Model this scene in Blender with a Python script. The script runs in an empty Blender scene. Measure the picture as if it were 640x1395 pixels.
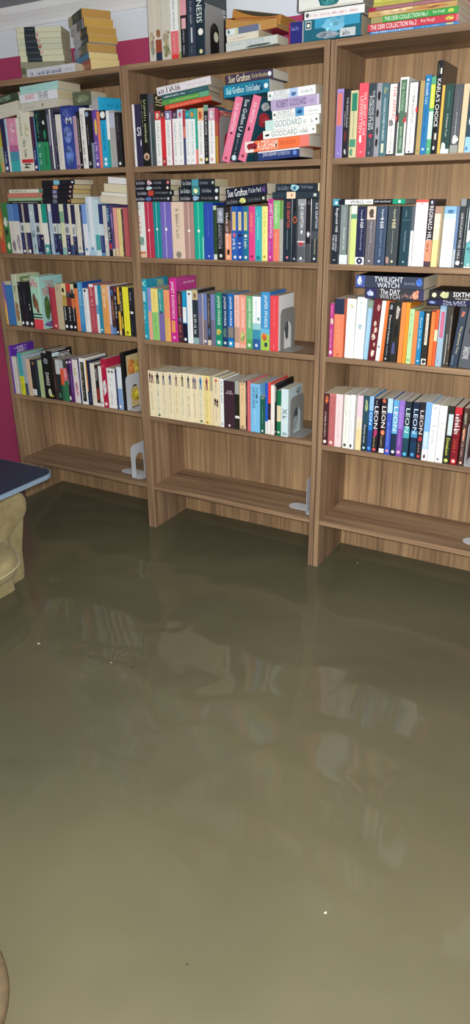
import bpy, math, random
from mathutils import Matrix, Vector
R = math.radians
COL = bpy.context.scene.collection
GROUPS = ['books in the cream pile on bookcase top, bookcase tops', 'books in the leaning pile on bookcase top, bookcase tops', 'books in the pile at shelf end, top shelf of the middle bookcase', 'books lying across the middle row, second shelf of the right bookcase', 'books lying fore-edge outward on the upright row, second shelf of the left bookcase', 'books lying on tall dark spines, second shelf of the middle bookcase', 'books lying on the leaning books, top shelf of the middle bookcase', 'books lying on the pastel spines, second shelf of the middle bookcase', 'books lying on the short blue spines, second shelf of the middle bookcase', 'books lying on the upright row, second shelf of the left bookcase', 'books lying on the upright row, third shelf of the right bookcase', 'books lying on the upright row, top shelf of the left bookcase', 'books lying on the upright row, top shelf of the middle bookcase', 'books on bookcase top, bookcase tops', 'books piled on bookcase top, bookcase tops', 'books piled on the bookcase tops', 'books standing on the fourth shelf of the left bookcase', 'books standing on the fourth shelf of the middle bookcase', 'books standing on the fourth shelf of the right bookcase', 'books standing on the second shelf of the left bookcase', 'books standing on the second shelf of the middle bookcase', 'books standing on the second shelf of the right bookcase', 'books standing on the third shelf of the left bookcase', 'books standing on the third shelf of the middle bookcase', 'books standing on the third shelf of the right bookcase', 'books standing on the top of the middle bookcase', 'books standing on the top shelf of the left bookcase', 'books standing on the top shelf of the middle bookcase', 'books standing on the top shelf of the right bookcase']
BOOKS = [
('p', -721.1, 13.9, 1494.5, 0, 0.0, 0, 189.1, 36.6, 121.0, 'd8c24a', '', '', 0, 'b:.55,1,1f9a5a', 'yellow and green spine, top shelf of left bookcase', 26),
('p', -682.4, 14.2, 1494.5, 0, 0.0, 0, 95.9, 17.7, 61.4, 'a9b58a', '', '', 0, 'b:.6,1,c9a06a', 'thin light green spine, top shelf of left bookcase', 26),
('p', -661.8, 14.4, 1494.5, 0, 0.0, 0, 199.4, 24.4, 127.6, '2c2650', '', '', 0, 'b:.6,1,27336a;m:.62,.85,.3,.7,ffffff;d:.93,.5,.3,ffffff', 'dark purple spine with white dot, top shelf of left bookcase', 26),
('p', -636.2, 14.8, 1494.5, 0, 0.0, 0, 195.7, 10.2, 125.3, 'a8cbe0', '', '', 0, 'b:.5,1,e4e4de', 'thin pale blue spine, top shelf of left bookcase', 26),
('p', -624.5, 14.2, 1494.5, 0, 0.0, 0, 196.4, 51.4, 125.7, 'd98fae', '', '', 0, 'b:.5,.62,b46a9a;b:.62,.8,4a93ac;b:.8,1,3fb0b4;a:.05,.3,.3,.9,e8b4c4;m:.1,.5,.35,.6,e9bccb', 'pink spine fading to teal, top shelf of left bookcase', 26),
('p', -572.8, 14.8, 1494.5, 0, 0.0, 0, 194.7, 10.0, 124.6, 'e6e2da', '', '', 0, '', 'thin white spine before tall cream one, top shelf of left bookcase', 26),
('p', -558.8, 12.1, 1494.5, 0, 0.0, 0, 220.5, 63.1, 141.1, 'dedbc9', '', '', 0, 'm:.1,.42,.15,.35,777a70;m:.48,.78,.3,.55,3d3a38;b:.8,.86,cf3040;m:.87,.99,.2,.8,555555;a:.2,.45,.5,.95,cdcbb0', 'tall cream spine with red stripe, top shelf of left bookcase', 26),
('p', -493.4, 13.4, 1494.5, 0, 0.0, 0, 194.8, 20.7, 124.7, '4a2344', '', '', 0, 'b:.55,1,232e64;m:.6,.85,.35,.65,dfe2ff;d:.93,.5,.28,ffffff', 'maroon spine with blue foot, top shelf of left bookcase', 26),
('p', -473.2, 14.8, 1494.5, 0, 0.0, 0, 191.7, 3.2, 122.7, '3fa6cf', '', '', 0, '', 'very thin cyan spine, top shelf of left bookcase', 26),
('p', -467.9, 13.9, 1494.5, 0, 0.0, 0, 216.0, 29.0, 138.3, '16262a', '', '', 0, 'm:.06,.45,.3,.75,3f8f72;b:.52,1,2f8d68;m:.56,.9,.25,.7,a9dcc0', 'black spine with green lower half, top shelf of left bookcase', 26),
('p', -438.8, 14.7, 1494.5, 0, 0.0, 0, 214.2, 31.5, 137.1, '15201f', '', '', 0, 'a:.16,.24,.3,.7,e8ece6;a:.3,.5,.3,.8,2f8a66;b:.52,1,2a9460;m:.6,.9,.3,.7,1a5038', 'black and emerald spine with white spot, top shelf of left bookcase', 26),
('p', -402.3, 12.3, 1494.5, 0, 0.0, 0, 219.2, 34.3, 140.3, '4c4b60', '', '', 0, 'r:.02,.98,.5,.68,f1f1f6;r:.1,.6,.1,.4,85849a', 'glossy grey spine with white streak, top shelf of left bookcase', 26),  # white strip is the gloss highlight, put into the spine colour
('p', -367.9, 13.4, 1494.5, 0, 0.0, 0, 205.4, 9.0, 131.4, '252742', '', '', 0, '', 'thin navy spine, top shelf of left bookcase', 26),
('p', -357.1, 12.7, 1494.5, 0, 0.0, 0, 194.1, 26.0, 124.2, 'dfdcd6', '', '', 0, 'm:.3,.9,.35,.6,9a9794', 'off-white spine with faint grey title, top shelf of left bookcase', 26),
('p', -328.3, 13.6, 1494.5, 0, 0.0, 0, 221.3, 56.7, 141.6, '37479a', '', '', 0, 'a:.05,.3,.1,.9,5a66b4;a:.3,.6,.1,.9,6f86c8;a:.6,.95,.1,.9,5d7cbf;h:.18,.28,.45,.95,e8ecff,M;b:0,.03,23306e', 'thick mottled blue spine, top shelf of left bookcase', 26),
('p', -268.6, 13.7, 1494.5, 0, 0.0, 0, 184.1, 17.8, 117.9, 'b79ab0', '', '', 0, 'd:.95,.5,.3,604a60', 'mauve spine, top shelf of left bookcase', 26),
('p', -248.3, 12.0, 1494.5, 0, 0.0, 0, 197.7, 15.4, 126.5, '1a191c', '', '', 0, '', 'plain black spine beside mauve one, top shelf of left bookcase', 26),  # black book fills what is only a dark gap between spines
('p', -232.3, 12.7, 1494.5, 0, 0.0, 0, 208.7, 24.2, 133.6, 'e9e9e6', '', '', 0, 'm:.1,.45,.3,.6,55585c;m:.5,.92,.25,.65,2c2c30', 'white spine with black lettering, top shelf of left bookcase', 26),
('p', -207.0, 12.8, 1494.5, 0, 0.0, 0, 199.9, 21.1, 127.9, '1d1c20', '', '', 0, 'm:.25,.6,.4,.6,b9b9c4;m:.85,.95,.2,.8,d8d8dc;d:.07,.5,.4,8fa6c8', 'black spine with small white lettering, top shelf of left bookcase', 26),
('p', -186.8, 14.7, 1494.5, 0, 0.0, 0, 196.6, 14.0, 125.8, '1e1c28', '', '', 0, 'b:.55,1,7f8aa4', 'black spine with grey-blue foot, top shelf of left bookcase', 26),
('p', -171.3, 14.3, 1494.5, 0, 0.0, 0, 197.9, 19.4, 126.6, '6b4aa6', '', '', 0, 'a:.1,.45,.35,.98,f2cf5a;m:.55,.85,.2,.8,e8e0ff;d:.93,.5,.3,fff', 'purple spine with yellow crescent, top shelf of left bookcase', 26),
('p', -149.6, 12.5, 1494.5, 0, 0.0, 0, 191.7, 12.3, 122.7, 'e5835a', '', '', 0, 'b:.5,1,e07a70', 'thin orange spine, top shelf of left bookcase', 26),
('p', -135.6, 14.4, 1494.5, 0, 0.0, 0, 195.3, 29.2, 125.0, '22a5d4', '', '', 0, 'b:0,.17,1d2330;d:.08,.5,.4,f4f4f4;m:.25,.7,.35,.65,0f5f86;d:.85,.5,.22,d9f4ff;d:.93,.5,.25,d9f4ff', 'bright cyan spine with white disc, top shelf of left bookcase', 26),
('p', -104.0, 12.4, 1494.5, 0, 0.0, 0, 191.3, 11.8, 122.5, 'eef2f0', '', '', 0, 'b:.5,1,2c9a92', 'white spine with teal foot, top shelf of left bookcase', 26),
('p', -92.2, 13.9, 1494.5, 0, 0.0, 0, 192.7, 24.9, 123.3, 'a7a5a6', '', '', 0, 'b:.05,.3,b9c0d4', 'plain grey spine, top shelf of left bookcase', 26),
('p', -62.2, 12.4, 1494.5, 0, 0.0, 0, 183.6, 22.2, 117.5, '232226', '', '', 0, 'm:.05,.5,.4,.6,8c8c90;d:.93,.5,.25,e8e8e8', 'black spine at shelf end, top shelf of left bookcase', 26),
('p', -748.7, 12.0, 1172.7, 0, 0.0, 0, 178.8, 26.8, 114.4, 'b4603a', '', '', 0, 'b:.2,.5,c8883c;b:.75,1,c4543c;a:.3,.7,.2,.8,e0a858', 'orange and brown spine, second shelf of left bookcase', 19),
('p', -717.4, 14.6, 1172.7, 0, 0.0, 0, 204.7, 33.3, 131.0, '3f7d46', '', '', 0, 'a:.28,.48,.1,.9,dfe6dc;a:.5,.65,.2,.8,2a3a30;a:.75,.95,.3,.9,c9d8b4', 'green spine with white picture, second shelf of left bookcase', 19),
('p', -680.8, 12.6, 1172.7, 0, 0.0, 0, 198.6, 31.6, 127.1, '5d88c4', '', '', 0, 'b:.34,1,d7d2cb;a:.7,.97,.2,.9,8f7c86', 'blue-topped cream spine, second shelf of left bookcase', 19),
('p', -648.4, 12.6, 1172.7, 0, 0.0, 0, 198.3, 30.0, 126.9, '4a78b8', '', '', 0, 'b:.34,1,dcd8d2;a:.6,.97,.1,.9,a8a0a4', 'blue-topped cream spine with grey ship, second shelf of left bookcase', 19),
('p', -617.7, 14.9, 1172.7, 0, 0.0, 0, 198.0, 24.9, 126.7, '26264c', '', '', 0, 'b:.37,.57,c9cdd0;a:.4,.56,.2,.8,71807a;r:.0,1,.86,1,e0e0e0;m:.6,.9,.3,.6,6a74b4;d:.95,.45,.25,fff', 'navy spine with pale middle band, second shelf of left bookcase', 19),
('p', -591.2, 14.6, 1172.7, 0, 0.0, 0, 197.7, 31.6, 126.5, '2a2448', '', '', 0, 'b:.37,.57,dcdad0;r:.0,1,.0,.14,d8cfa8;m:.6,.9,.3,.6,6a74b4;d:.95,.5,.25,fff', 'navy spine beside its paler-edged twin, second shelf of left bookcase', 19),
('p', -555.7, 12.9, 1172.7, 0, 0.0, 0, 197.4, 27.5, 126.3, 'b4c8d4', '', '', 0, 'a:.1,.3,.1,.9,d4e2e8;a:.5,.7,.1,.9,8fa8b4;a:.75,.95,.1,.9,a4c0c4', 'pale blue-grey spine with sea scene, second shelf of left bookcase', 19),
('p', -528.5, 14.9, 1172.7, 0, 0.0, 0, 197.1, 24.3, 126.1, '24244a', '', '', 0, 'b:.37,.6,bfc8c8;a:.42,.58,.1,.9,6a7474;m:.62,.9,.3,.7,98a0d4;b:.96,1,6a8fb0', 'navy spine with grey seascape band, second shelf of left bookcase', 19),
('p', -502.2, 13.6, 1172.7, 0, 0.0, 0, 196.9, 14.4, 126.0, 'e2dccb', '', '', 0, 'b:.6,1,26264e;d:.68,.5,.3,d8b0b0', 'narrow cream-topped spine, second shelf of left bookcase', 19),
('p', -486.1, 14.0, 1172.7, 0, 0.0, 0, 196.7, 27.3, 125.9, '199a88', '', '', 0, 'b:.37,.8,e8e8e2;b:.8,1,3a9a98;a:.85,.97,.2,.8,e0efec', 'teal-topped white spine, second shelf of left bookcase', 19),
('p', -456.3, 12.6, 1172.7, 0, 0.0, 0, 190.9, 6.7, 122.2, '23243a', '', '', 0, '', 'very thin black spine, second shelf of left bookcase', 19),
('p', -450.8, 14.8, 1172.7, 0, 0.0, 0, 196.4, 17.9, 125.7, 'a9bfd8', '', '', 0, 'b:0,.14,dfe0e0;a:.5,.8,.1,.9,c8d8e4', 'sky-pale spine with faint ship, second shelf of left bookcase', 19),
('p', -430.2, 14.1, 1172.7, 0, 0.0, 0, 196.2, 22.7, 125.5, '23254e', '', '', 0, 'b:.38,.58,d4d8d8;a:.42,.56,.2,.8,848e90;m:.62,.9,.3,.7,8a94cc;b:.96,1,7fb0c8', 'navy spine with white-grey centre, second shelf of left bookcase', 19),
('p', -405.3, 14.9, 1172.7, 0, 0.0, 0, 195.9, 16.8, 125.4, '26254a', '', '', 0, 'b:.38,.58,c2ccc8;a:.6,.7,.1,.9,68908c;m:.7,.9,.3,.7,7a84bc', 'narrow navy spine with teal flecks, second shelf of left bookcase', 19),
('p', -387.1, 14.7, 1172.7, 0, 0.0, 0, 195.7, 20.8, 125.3, 'dcdcc0', '', '', 0, 'b:.14,.36,7fae8c;b:.36,.6,cfd6b0;b:.85,1,8fc0b8', 'cream spine fading to sage, second shelf of left bookcase', 19),
('p', -361.9, 12.9, 1172.7, 0, 0.0, 0, 195.5, 22.2, 125.1, '272650', '', '', 0, 'b:.38,.6,c6cace;a:.42,.58,.1,.9,828a94;m:.62,.9,.3,.7,9aa4dc;d:.96,.5,.22,fff', 'navy spine with dove-grey band, second shelf of left bookcase', 19),
('p', -338.6, 13.1, 1172.7, 0, 0.0, 0, 195.3, 12.9, 125.0, 'ded8c2', '', '', 0, 'b:.8,1,35507c', 'narrow ivory spine, second shelf of left bookcase', 19),
('p', -324.0, 12.5, 1172.7, 0, 0.0, 0, 192.4, 20.0, 123.1, '27284e', '', '', 0, 'b:.38,.62,d0d4d4;a:.42,.6,.1,.9,a0a0a0;m:.64,.9,.3,.7,8a94cc', 'navy spine between ivory ones, second shelf of left bookcase', 19),
('p', -301.2, 12.4, 1172.7, 0, 0.0, 0, 194.9, 24.2, 124.7, 'dcd8c8', '', '', 0, 'm:.1,.5,.3,.7,c0b8a4;d:.86,.5,.25,8a98a0;b:.95,1,4a6f9a', 'wide ivory spine with pale title, second shelf of left bookcase', 19),
('p', -276.0, 12.2, 1172.7, 0, 0.0, 0, 192.0, 10.2, 122.9, '22305c', '', '', 0, '', 'thin dark blue spine, second shelf of left bookcase', 19),
('p', -265.2, 12.9, 1172.7, 0, 0.0, 0, 194.6, 22.4, 124.5, '7ba0dc', '', '', 0, 'b:.38,1,dfe3ec;d:.88,.5,.3,6a98c4', 'light blue spine with white lower half, second shelf of left bookcase', 19),
('p', -242.4, 13.8, 1172.7, 0, 0.0, 0, 221.1, 36.9, 141.5, 'ccdbe8', '', '', 0, 'r:.02,.9,.55,.7,f4fafc;d:.88,.5,.2,5f9ac0;b:.92,1,a8c8dc;r:.1,.6,.1,.3,aebfd4', 'tall glossy ice-white spine, second shelf of left bookcase', 19),
('p', -202.8, 12.0, 1172.7, 0, 0.0, 0, 210.0, 23.4, 134.4, 'bfd8e0', '', '', 0, 'b:.62,.9,4fa4a4;b:.9,1,cfe0e4', 'pale aqua spine with teal foot, second shelf of left bookcase', 19),
('p', -179.9, 14.0, 1172.7, 0, 0.0, 0, 193.7, 20.2, 124.0, '25356c', '', '', 0, 'b:.38,.6,c4d4dc;m:.62,.9,.3,.7,8a94cc;b:.94,1,5f94b8', 'navy spine with aqua sheen, second shelf of left bookcase', 19),  # printed bands, pale in the middle and aqua at the foot
('p', -157.6, 13.0, 1172.7, 0, 0.0, 0, 188.2, 17.8, 120.5, 'c9c7c4', '', '', 0, 'a:.5,.9,.2,.8,dcd8d4', 'pale stone spine, second shelf of left bookcase', 19),
('p', -137.8, 12.9, 1172.7, 0, 0.0, 0, 188.0, 16.9, 120.3, '2c3f6e', '', '', 0, 'm:.05,.35,.15,.8,9ccdf0;b:.4,.7,1c2238;m:.42,.7,.2,.8,e0e8f4;a:.72,.88,.1,.95,d8343c;b:.88,1,1a1a28', 'blue and black spine with red blob, second shelf of left bookcase', 19),
('p', -121.0, 14.5, 1172.7, 0, 0.0, 0, 187.9, 11.6, 120.3, '5c4478', '', '', 0, 'a:.1,.5,.2,.8,9a84b8;b:.85,1,d8c8a8', 'purple speckled spine, second shelf of left bookcase', 19),
('p', -105.9, 13.4, 1172.7, 0, 0.0, 0, 179.8, 16.0, 115.1, 'e0a094', '', '', 0, 'b:.82,1,d4c09c', 'peach pink spine, second shelf of left bookcase', 19),
('p', -85.3, 12.9, 1172.7, 0, 0.0, 0, 177.0, 18.1, 113.3, 'e2cf8e', '', '', 0, 'm:.1,.8,.4,.6,c0a860', 'buff yellow spine, second shelf of left bookcase', 19),
('p', -66.5, 13.4, 1172.7, 0, 0.0, 0, 174.3, 7.7, 111.5, '33302e', '', '', 0, '', 'thin charcoal spine, second shelf of left bookcase', 19),
('p', -58.1, 14.1, 1172.7, 0, 0.0, 0, 179.4, 20.9, 114.8, 'b45a5e', '', '', 0, 'm:.2,.6,.4,.6,c87a7c', 'dusty red spine at shelf end, second shelf of left bookcase', 19),
('p', -798.7, 20.2, 858.3, 0, 0.0, 0, 189.1, 26.6, 121.0, '7d68b0', '', '', 0, 'b:.45,1,e4be54;a:.35,.6,.5,1,d08a78;d:.92,.5,.25,8a6a3a', 'yellow spine with purple top, third shelf of left bookcase', 22),
('p', -767.9, 22.9, 858.3, 0, 0.0, 0, 193.4, 39.1, 123.8, '3f78b8', '', '', 0, 'm:.2,.7,.4,.6,5b90cc;b:0,.08,c8c0a0', 'medium blue spine, third shelf of left bookcase', 22),
('h', -720.9, 20.1, 858.3, 0, 0.0, 0, 223.6, 30.2, 150.0, 'c4ccb0', 'bcc6a6', '', 0, 'a:.5,.95,.1,.9,a07a58;a:.1,.4,.2,.8,b0bca0;Fm:.05,.18,.15,.6,6f8a58;Fa:.2,.5,.1,.9,9aa888', 'tall cream-green spine with brown figures, third shelf of left bookcase', 22),
('p', -690.6, 22.2, 858.3, 0, 0.0, 0, 192.9, 20.8, 112.0, '1f2328', '', '', 0, 'm:.2,.5,.4,.65,6a7078;d:.93,.5,.32,f2f2f2;a:.0,.08,.1,.6,8a8e94', 'black spine beside the cream-green one, third shelf of left bookcase', 22),
('p', -667.8, 22.5, 858.3, 0, 0.0, 0, 193.9, 27.0, 112.0, '221f2a', '', '', 0, 'm:.2,.5,.4,.65,7a6a88;d:.93,.5,.32,f2f2f2;a:.6,.85,.4,.7,4a3048', 'black spine with purple glints, third shelf of left bookcase', 22),  # purple lettering marks and blotch belong to the print
('p', -635.2, 20.1, 858.3, 0, 0.0, 0, 195.3, 24.1, 112.0, '1c2024', '', '', 0, 'm:.45,.66,.3,.65,f4f4f4;d:.93,.5,.32,f2f2f2', 'black spine with white title bar, third shelf of left bookcase', 22),
('h', -574.8, -14.0, 858.3, 0, 0.0, 0, 222.6, 52.7, 150.0, 'a9d8c0', '9cccc8', '', 0, 'h:.03,.13,.02,.6,e0487a,THE;h:.1,.2,.1,.98,e0487a,MONKEY;a:.3,.62,.1,.6,6a4a3a;a:.4,.7,.35,.8,8a5c48;b:.7,.73,2a3a3a;b:.76,.79,2a3a3a;b:.81,1,e04858;Ft:.08,.22,.15,.6,c43a30,JOHN;Ft:.22,.36,.12,.5,c43a30,DEAN;Fa:.35,.85,.1,.4,4a6a38;Fa:.3,.6,.45,.75,c8c060;Fa:.85,.98,.05,.6,6a5a90', 'mint comic album with pink lettering, third shelf of left bookcase', 22),
('p', -501.7, 22.4, 858.3, 0, 0.0, 0, 175.8, 34.5, 112.5, 'b43848', '', '', 0, 'r:0,1,.0,.3,8f2a3a;a:.88,.96,.4,.9,f0c0b8', 'red spine with pink foot, third shelf of left bookcase', 22),
('p', -464.0, 21.1, 858.3, 0, 0.0, 0, 192.8, 34.9, 123.4, 'c2b498', '', '', 0, 'm:.05,.15,.2,.8,a89878', 'plain tan spine, third shelf of left bookcase', 22),
('p', -427.5, 21.7, 858.3, 0, 0.0, 0, 197.0, 24.4, 126.1, '1b1c20', '', '', 0, 'b:0,.25,e0d4a0;a:.08,.2,.1,.7,1b1c20;b:.25,.48,b89a50;m:.5,.8,.3,.65,fff;d:.92,.5,.3,fff', 'black spine with cream and yellow top, third shelf of left bookcase', 22),
('p', -399.5, 20.0, 858.3, 0, 0.0, 0, 198.2, 23.3, 126.8, '1b1c20', '', '', 0, 'b:0,.2,c83c30;a:.15,.3,.1,.9,50545c;b:.3,.48,8a3430;m:.5,.8,.3,.65,fff;d:.92,.5,.3,fff', 'black spine with red figure, third shelf of left bookcase', 22),
('p', -374.2, 20.1, 858.3, 0, 0.0, 0, 196.1, 18.1, 125.5, '1b1c20', '', '', 0, 'b:0,.2,dcd8b0;a:.08,.3,.1,.9,30343c;b:.3,.5,d87a48;m:.5,.8,.3,.65,fff;d:.92,.5,.3,fff', 'black spine with orange figure, third shelf of left bookcase', 22),
('p', -354.3, 20.5, 858.3, 0, 0.0, 0, 178.8, 18.0, 114.4, 'ee8048', '', '', 0, '', 'bright orange spine, third shelf of left bookcase', 22),
('p', -337.1, 22.9, 858.3, 0, 0.0, 0, 205.0, 27.0, 130.0, '4f9ccf', '2350a4', '', 0, 'm:.05,.5,.3,.7,c4e4f4;b:.85,1,3b88bf;Fm:.1,.2,.3,.9,f0f4ff;Fa:.05,.3,.75,.95,e0ecff', 'tall sky blue spine with navy cover, third shelf of left bookcase', 22),
('p', -306.1, 20.6, 858.3, 0, 0.0, 0, 180.9, 23.5, 115.8, 'e8ecef', '', '', 0, 'm:.15,.85,.35,.6,9fb4c4;d:.05,.5,.25,30343c', 'white spine with grey disc on top, third shelf of left bookcase', 22),
('p', -277.0, 22.3, 858.3, 0, 0.0, 0, 200.0, 34.7, 128.0, 'b8505e', '', '', 0, 'm:.08,.45,.3,.7,e8c0b8;m:.5,.9,.4,.6,d89a98;h:.0,.06,.2,.8,fff,l', 'dusty red spine with pale title, third shelf of left bookcase', 22),
('p', -241.6, 22.8, 858.3, 0, 0.0, 0, 195.0, 12.6, 124.8, 'd8e4ec', '', '', 0, 'b:.4,.6,6aa0c8', 'thin white and blue spine, third shelf of left bookcase', 22),
('p', -227.8, 22.8, 858.3, 0, 0.0, 0, 198.6, 18.9, 127.1, '2788a8', '', '', 0, 'm:.2,.8,.4,.6,6ab8d0;d:.93,.5,.25,d8f0f4', 'teal blue spine, third shelf of left bookcase', 22),
('p', -205.4, 21.0, 858.3, 0, 0.0, 0, 200.0, 33.9, 128.0, 'e6a25c', '', '', 0, 'b:.0,.3,e8b078;m:.08,.5,.25,.65,f6e4c4;m:.55,.9,.35,.6,c88a44', 'light orange spine with cream title, third shelf of left bookcase', 22),
('p', -170.3, 21.1, 858.3, 0, 0.0, 0, 198.0, 9.9, 126.7, 'cfcde0', '', '', 0, 'b:.8,1,8090c8', 'lilac-white thin spine, third shelf of left bookcase', 22),
('p', -159.6, 21.6, 858.3, 0, 0.0, 0, 195.7, 18.5, 125.2, '4a2f34', '', '', 0, 'a:.05,.2,.1,.9,4a6aa8;a:.2,.7,.2,.8,7a4a48;m:.3,.7,.35,.65,c09a5a;b:.85,1,5c84bc', 'brown spine with busy picture and blue foot, third shelf of left bookcase', 22),
('p', -140.5, 22.3, 858.3, 0, 0.0, 0, 196.3, 15.3, 125.6, '1f1c22', '', '', 0, 'm:.2,.65,.25,.75,f0f0f0;a:.0,.12,.2,.8,a8485a;d:.95,.5,.3,fff', 'black spine with bold white lettering, third shelf of left bookcase', 22),
('p', -121.7, 20.3, 858.3, 0, 0.0, 0, 194.3, 10.5, 124.3, 'e6b23c', '', '', 0, 'b:.35,.5,3a3030;b:.9,1,e8c890', 'narrow golden spine, third shelf of left bookcase', 22),
('p', -111.4, 22.2, 858.3, 0, 0.0, 0, 194.6, 13.6, 124.5, '2a2420', '', '', 0, 'm:.1,.5,.3,.7,f4f0e0;a:.55,.9,.2,.8,c0b040', 'dark spine with yellow and white lettering, third shelf of left bookcase', 22),
('p', -96.0, 22.4, 858.3, 0, 0.0, 0, 195.5, 29.7, 125.1, 'ece63c', '', '', 0, 'm:.1,.9,.4,.5,c8c030;d:.94,.5,.25,8a8420', 'neon yellow spine, third shelf of left bookcase', 22),
('p', -65.2, 22.6, 858.3, 0, 0.0, 0, 193.8, 24.9, 124.0, '20222a', '', '', 0, 'm:.1,.35,.3,.6,b0b4bc;a:.48,.54,.1,.9,e8e8ec;m:.65,.9,.4,.5,8a8e98', 'black spine with white flash, third shelf of left bookcase', 22),
('h', -790.8, 6.1, 535.8, 0, 0.0, 0, 226.5, 17.2, 155.0, '6a3ca8', '5c2f9e', '', 0, "Ft:.04,.16,.15,.7,efe8fa,Fog's Neal;Fm:.2,.24,.1,.6,c8b8e8", 'purple hardback with lettered cover, fourth shelf of left bookcase', 16),
('p', -775.1, 8.8, 535.8, 0, 0.0, 0, 176.8, 37.4, 120.0, 'd9d6cf', '', '', 0, 'm:.2,.9,.3,.5,b8b4b0;r:0,1,.88,1,1e1c1e', 'white spine beside the purple hardback, fourth shelf of left bookcase', 16),
('p', -732.8, 6.3, 535.8, 0, 0.0, 0, 197.6, 26.5, 150.0, '4aa9b4', '7ab8ae', '', 0, 'b:.55,1,d6d62c;m:.58,.95,.3,.6,8a8a20;m:.1,.45,.35,.6,2a7f90', 'teal spine with yellow foot, fourth shelf of left bookcase', 16),
('p', -705.7, 7.0, 535.8, 0, 0.0, 0, 189.2, 17.7, 121.1, '9fb0bc', '', '', 0, 'b:.7,1,46505c', 'pale grey-blue spine, fourth shelf of left bookcase', 16),
('p', -682.7, 7.8, 535.8, 0, 0.0, 0, 174.3, 23.3, 111.5, 'dcbfa4', '', '', 0, 'm:.1,.8,.4,.6,c09a80', 'pale peach spine, fourth shelf of left bookcase', 16),
('p', -659.0, 8.8, 535.8, 0, 0.0, 0, 173.0, 27.8, 110.7, '24242a', '', '', 0, 'a:.05,.15,.5,.9,c08a50;r:.8,.97,.1,.9,e8ecf0;m:.84,.94,.3,.7,505860', 'black spine with white label at foot, fourth shelf of left bookcase', 16),
('p', -628.2, 7.0, 535.8, 0, 0.0, 0, 179.1, 18.3, 114.6, '2a3040', '', '', 0, 'b:.6,1,203438', 'dark slate spine, fourth shelf of left bookcase', 16),
('p', -610.2, 8.8, 535.8, 0, 0.0, 0, 173.9, 24.7, 111.3, 'b4c894', '', '', 0, 'm:.1,.9,.45,.6,8a9c6c', 'pistachio green spine, fourth shelf of left bookcase', 16),
('h', -583.2, 7.6, 535.8, 0, 0.0, 0, 221.6, 63.7, 140.0, '17171a', '131316', '', 0, 'h:.0,.05,.1,.5,f0f0f0,HI;t:.45,.72,.3,.6,e8e8e8,DARKE;a:.14,.28,.2,.7,8a8e94;a:.78,.95,.35,.7,e8ecc8;a:.9,.96,.5,.9,d0d840;Ft:.06,.2,.3,.9,f2f2f2,DARK;Fr:.04,.12,.05,.35,c8e0e4;Ft:.24,.38,.1,.35,c8c8c8,N;Fr:.005,.015,.05,.7,d8d8d8', 'thick black spine with white lettering, fourth shelf of left bookcase', 16),
('p', -517.5, 6.9, 535.8, 0, 0.0, 0, 188.9, 16.8, 120.9, '3a2c2c', '', '', 0, 'a:.4,.8,.2,.8,5a4440', 'thin brown spine beside thick black one, fourth shelf of left bookcase', 16),
('p', -499.4, 7.0, 535.8, 0, 0.0, 0, 187.6, 25.7, 120.1, '2c3034', '', '', 0, 'b:0,.35,c8ccd0;a:.8,.95,.2,.8,4a8a5a', 'charcoal spine with green flecks, fourth shelf of left bookcase', 16),
('p', -472.0, 6.5, 535.8, 0, 0.0, 0, 186.5, 18.4, 119.4, 'b8bcc4', '', '', 0, 'b:.2,.6,e05c3c;b:.6,1,2c6a4c', 'spine with orange-red centre, fourth shelf of left bookcase', 16),
('p', -452.1, 6.2, 535.8, 0, 0.0, 0, 191.7, 19.2, 122.7, 'e07080', '', '', 0, 'b:.0,.2,3a4440;b:.5,1,2a7a50;a:.2,.45,.2,.8,f0a0a0', 'pink and green spine, fourth shelf of left bookcase', 16),
('p', -431.8, 6.4, 535.8, 0, 0.0, 0, 196.5, 13.7, 125.7, '2c2240', '', '', 0, 'd:.08,.5,.4,e8e8f4;m:.3,.6,.3,.7,d8d8e8;a:.85,.97,.2,.9,f2f2f2', 'dark purple spine with white circle, fourth shelf of left bookcase', 16),
('p', -418.3, 8.1, 535.8, 0, 0.0, 0, 197.6, 19.0, 126.5, '5c2f78', '', '', 0, 'm:.3,.8,.4,.6,c8a8dc;d:.07,.5,.3,e0c8f0', 'plum spine, fourth shelf of left bookcase', 16),
('p', -398.8, 9.0, 535.8, 0, 0.0, 0, 196.5, 31.9, 140.0, 'e4dcdc', '3c4480', '', 0, 'a:.15,.4,.2,.6,c8d0a0;a:.45,.9,.2,.8,d8a8b8', 'white spine with pink picture, fourth shelf of left bookcase', 16),
('p', -363.4, 6.5, 535.8, 0, 0.0, 0, 202.3, 7.4, 129.5, '28306a', '', '', 0, '', 'thin navy spine beside white frame, fourth shelf of left bookcase', 16),
('p', -354.4, 6.1, 535.8, 0, 0.0, 0, 207.5, 33.2, 145.0, 'eef0f0', 'e0e2e2', '', 0, 'r:.08,.94,.2,.82,26241f;m:.1,.9,.3,.6,b0a890', 'black spine inside white border, fourth shelf of left bookcase', 16),
('p', -321.5, 9.0, 535.8, 0, 0.0, 0, 199.9, 23.6, 127.9, '1e2444', '', '', 0, 'r:0,.7,.0,.3,e0a040;m:.75,.95,.3,.7,8898c8', 'navy spine with orange stripe, fourth shelf of left bookcase', 16),
('p', -294.7, 7.6, 535.8, 0, 0.0, 0, 189.7, 24.2, 121.4, 'e8e4d8', '', '', 0, 'm:.2,.9,.3,.6,b0aca0', 'cream spine with red top, fourth shelf of left bookcase', 16),
('p', -268.9, 7.2, 535.8, 0, 0.0, 0, 185.4, 18.2, 118.7, '2a2022', '', '', 0, 'm:.1,.4,.2,.8,d0d0d0;a:.5,.9,.1,.9,a83828;b:.92,1,e8e4e0', 'black spine with red lettering, fourth shelf of left bookcase', 16),
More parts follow.
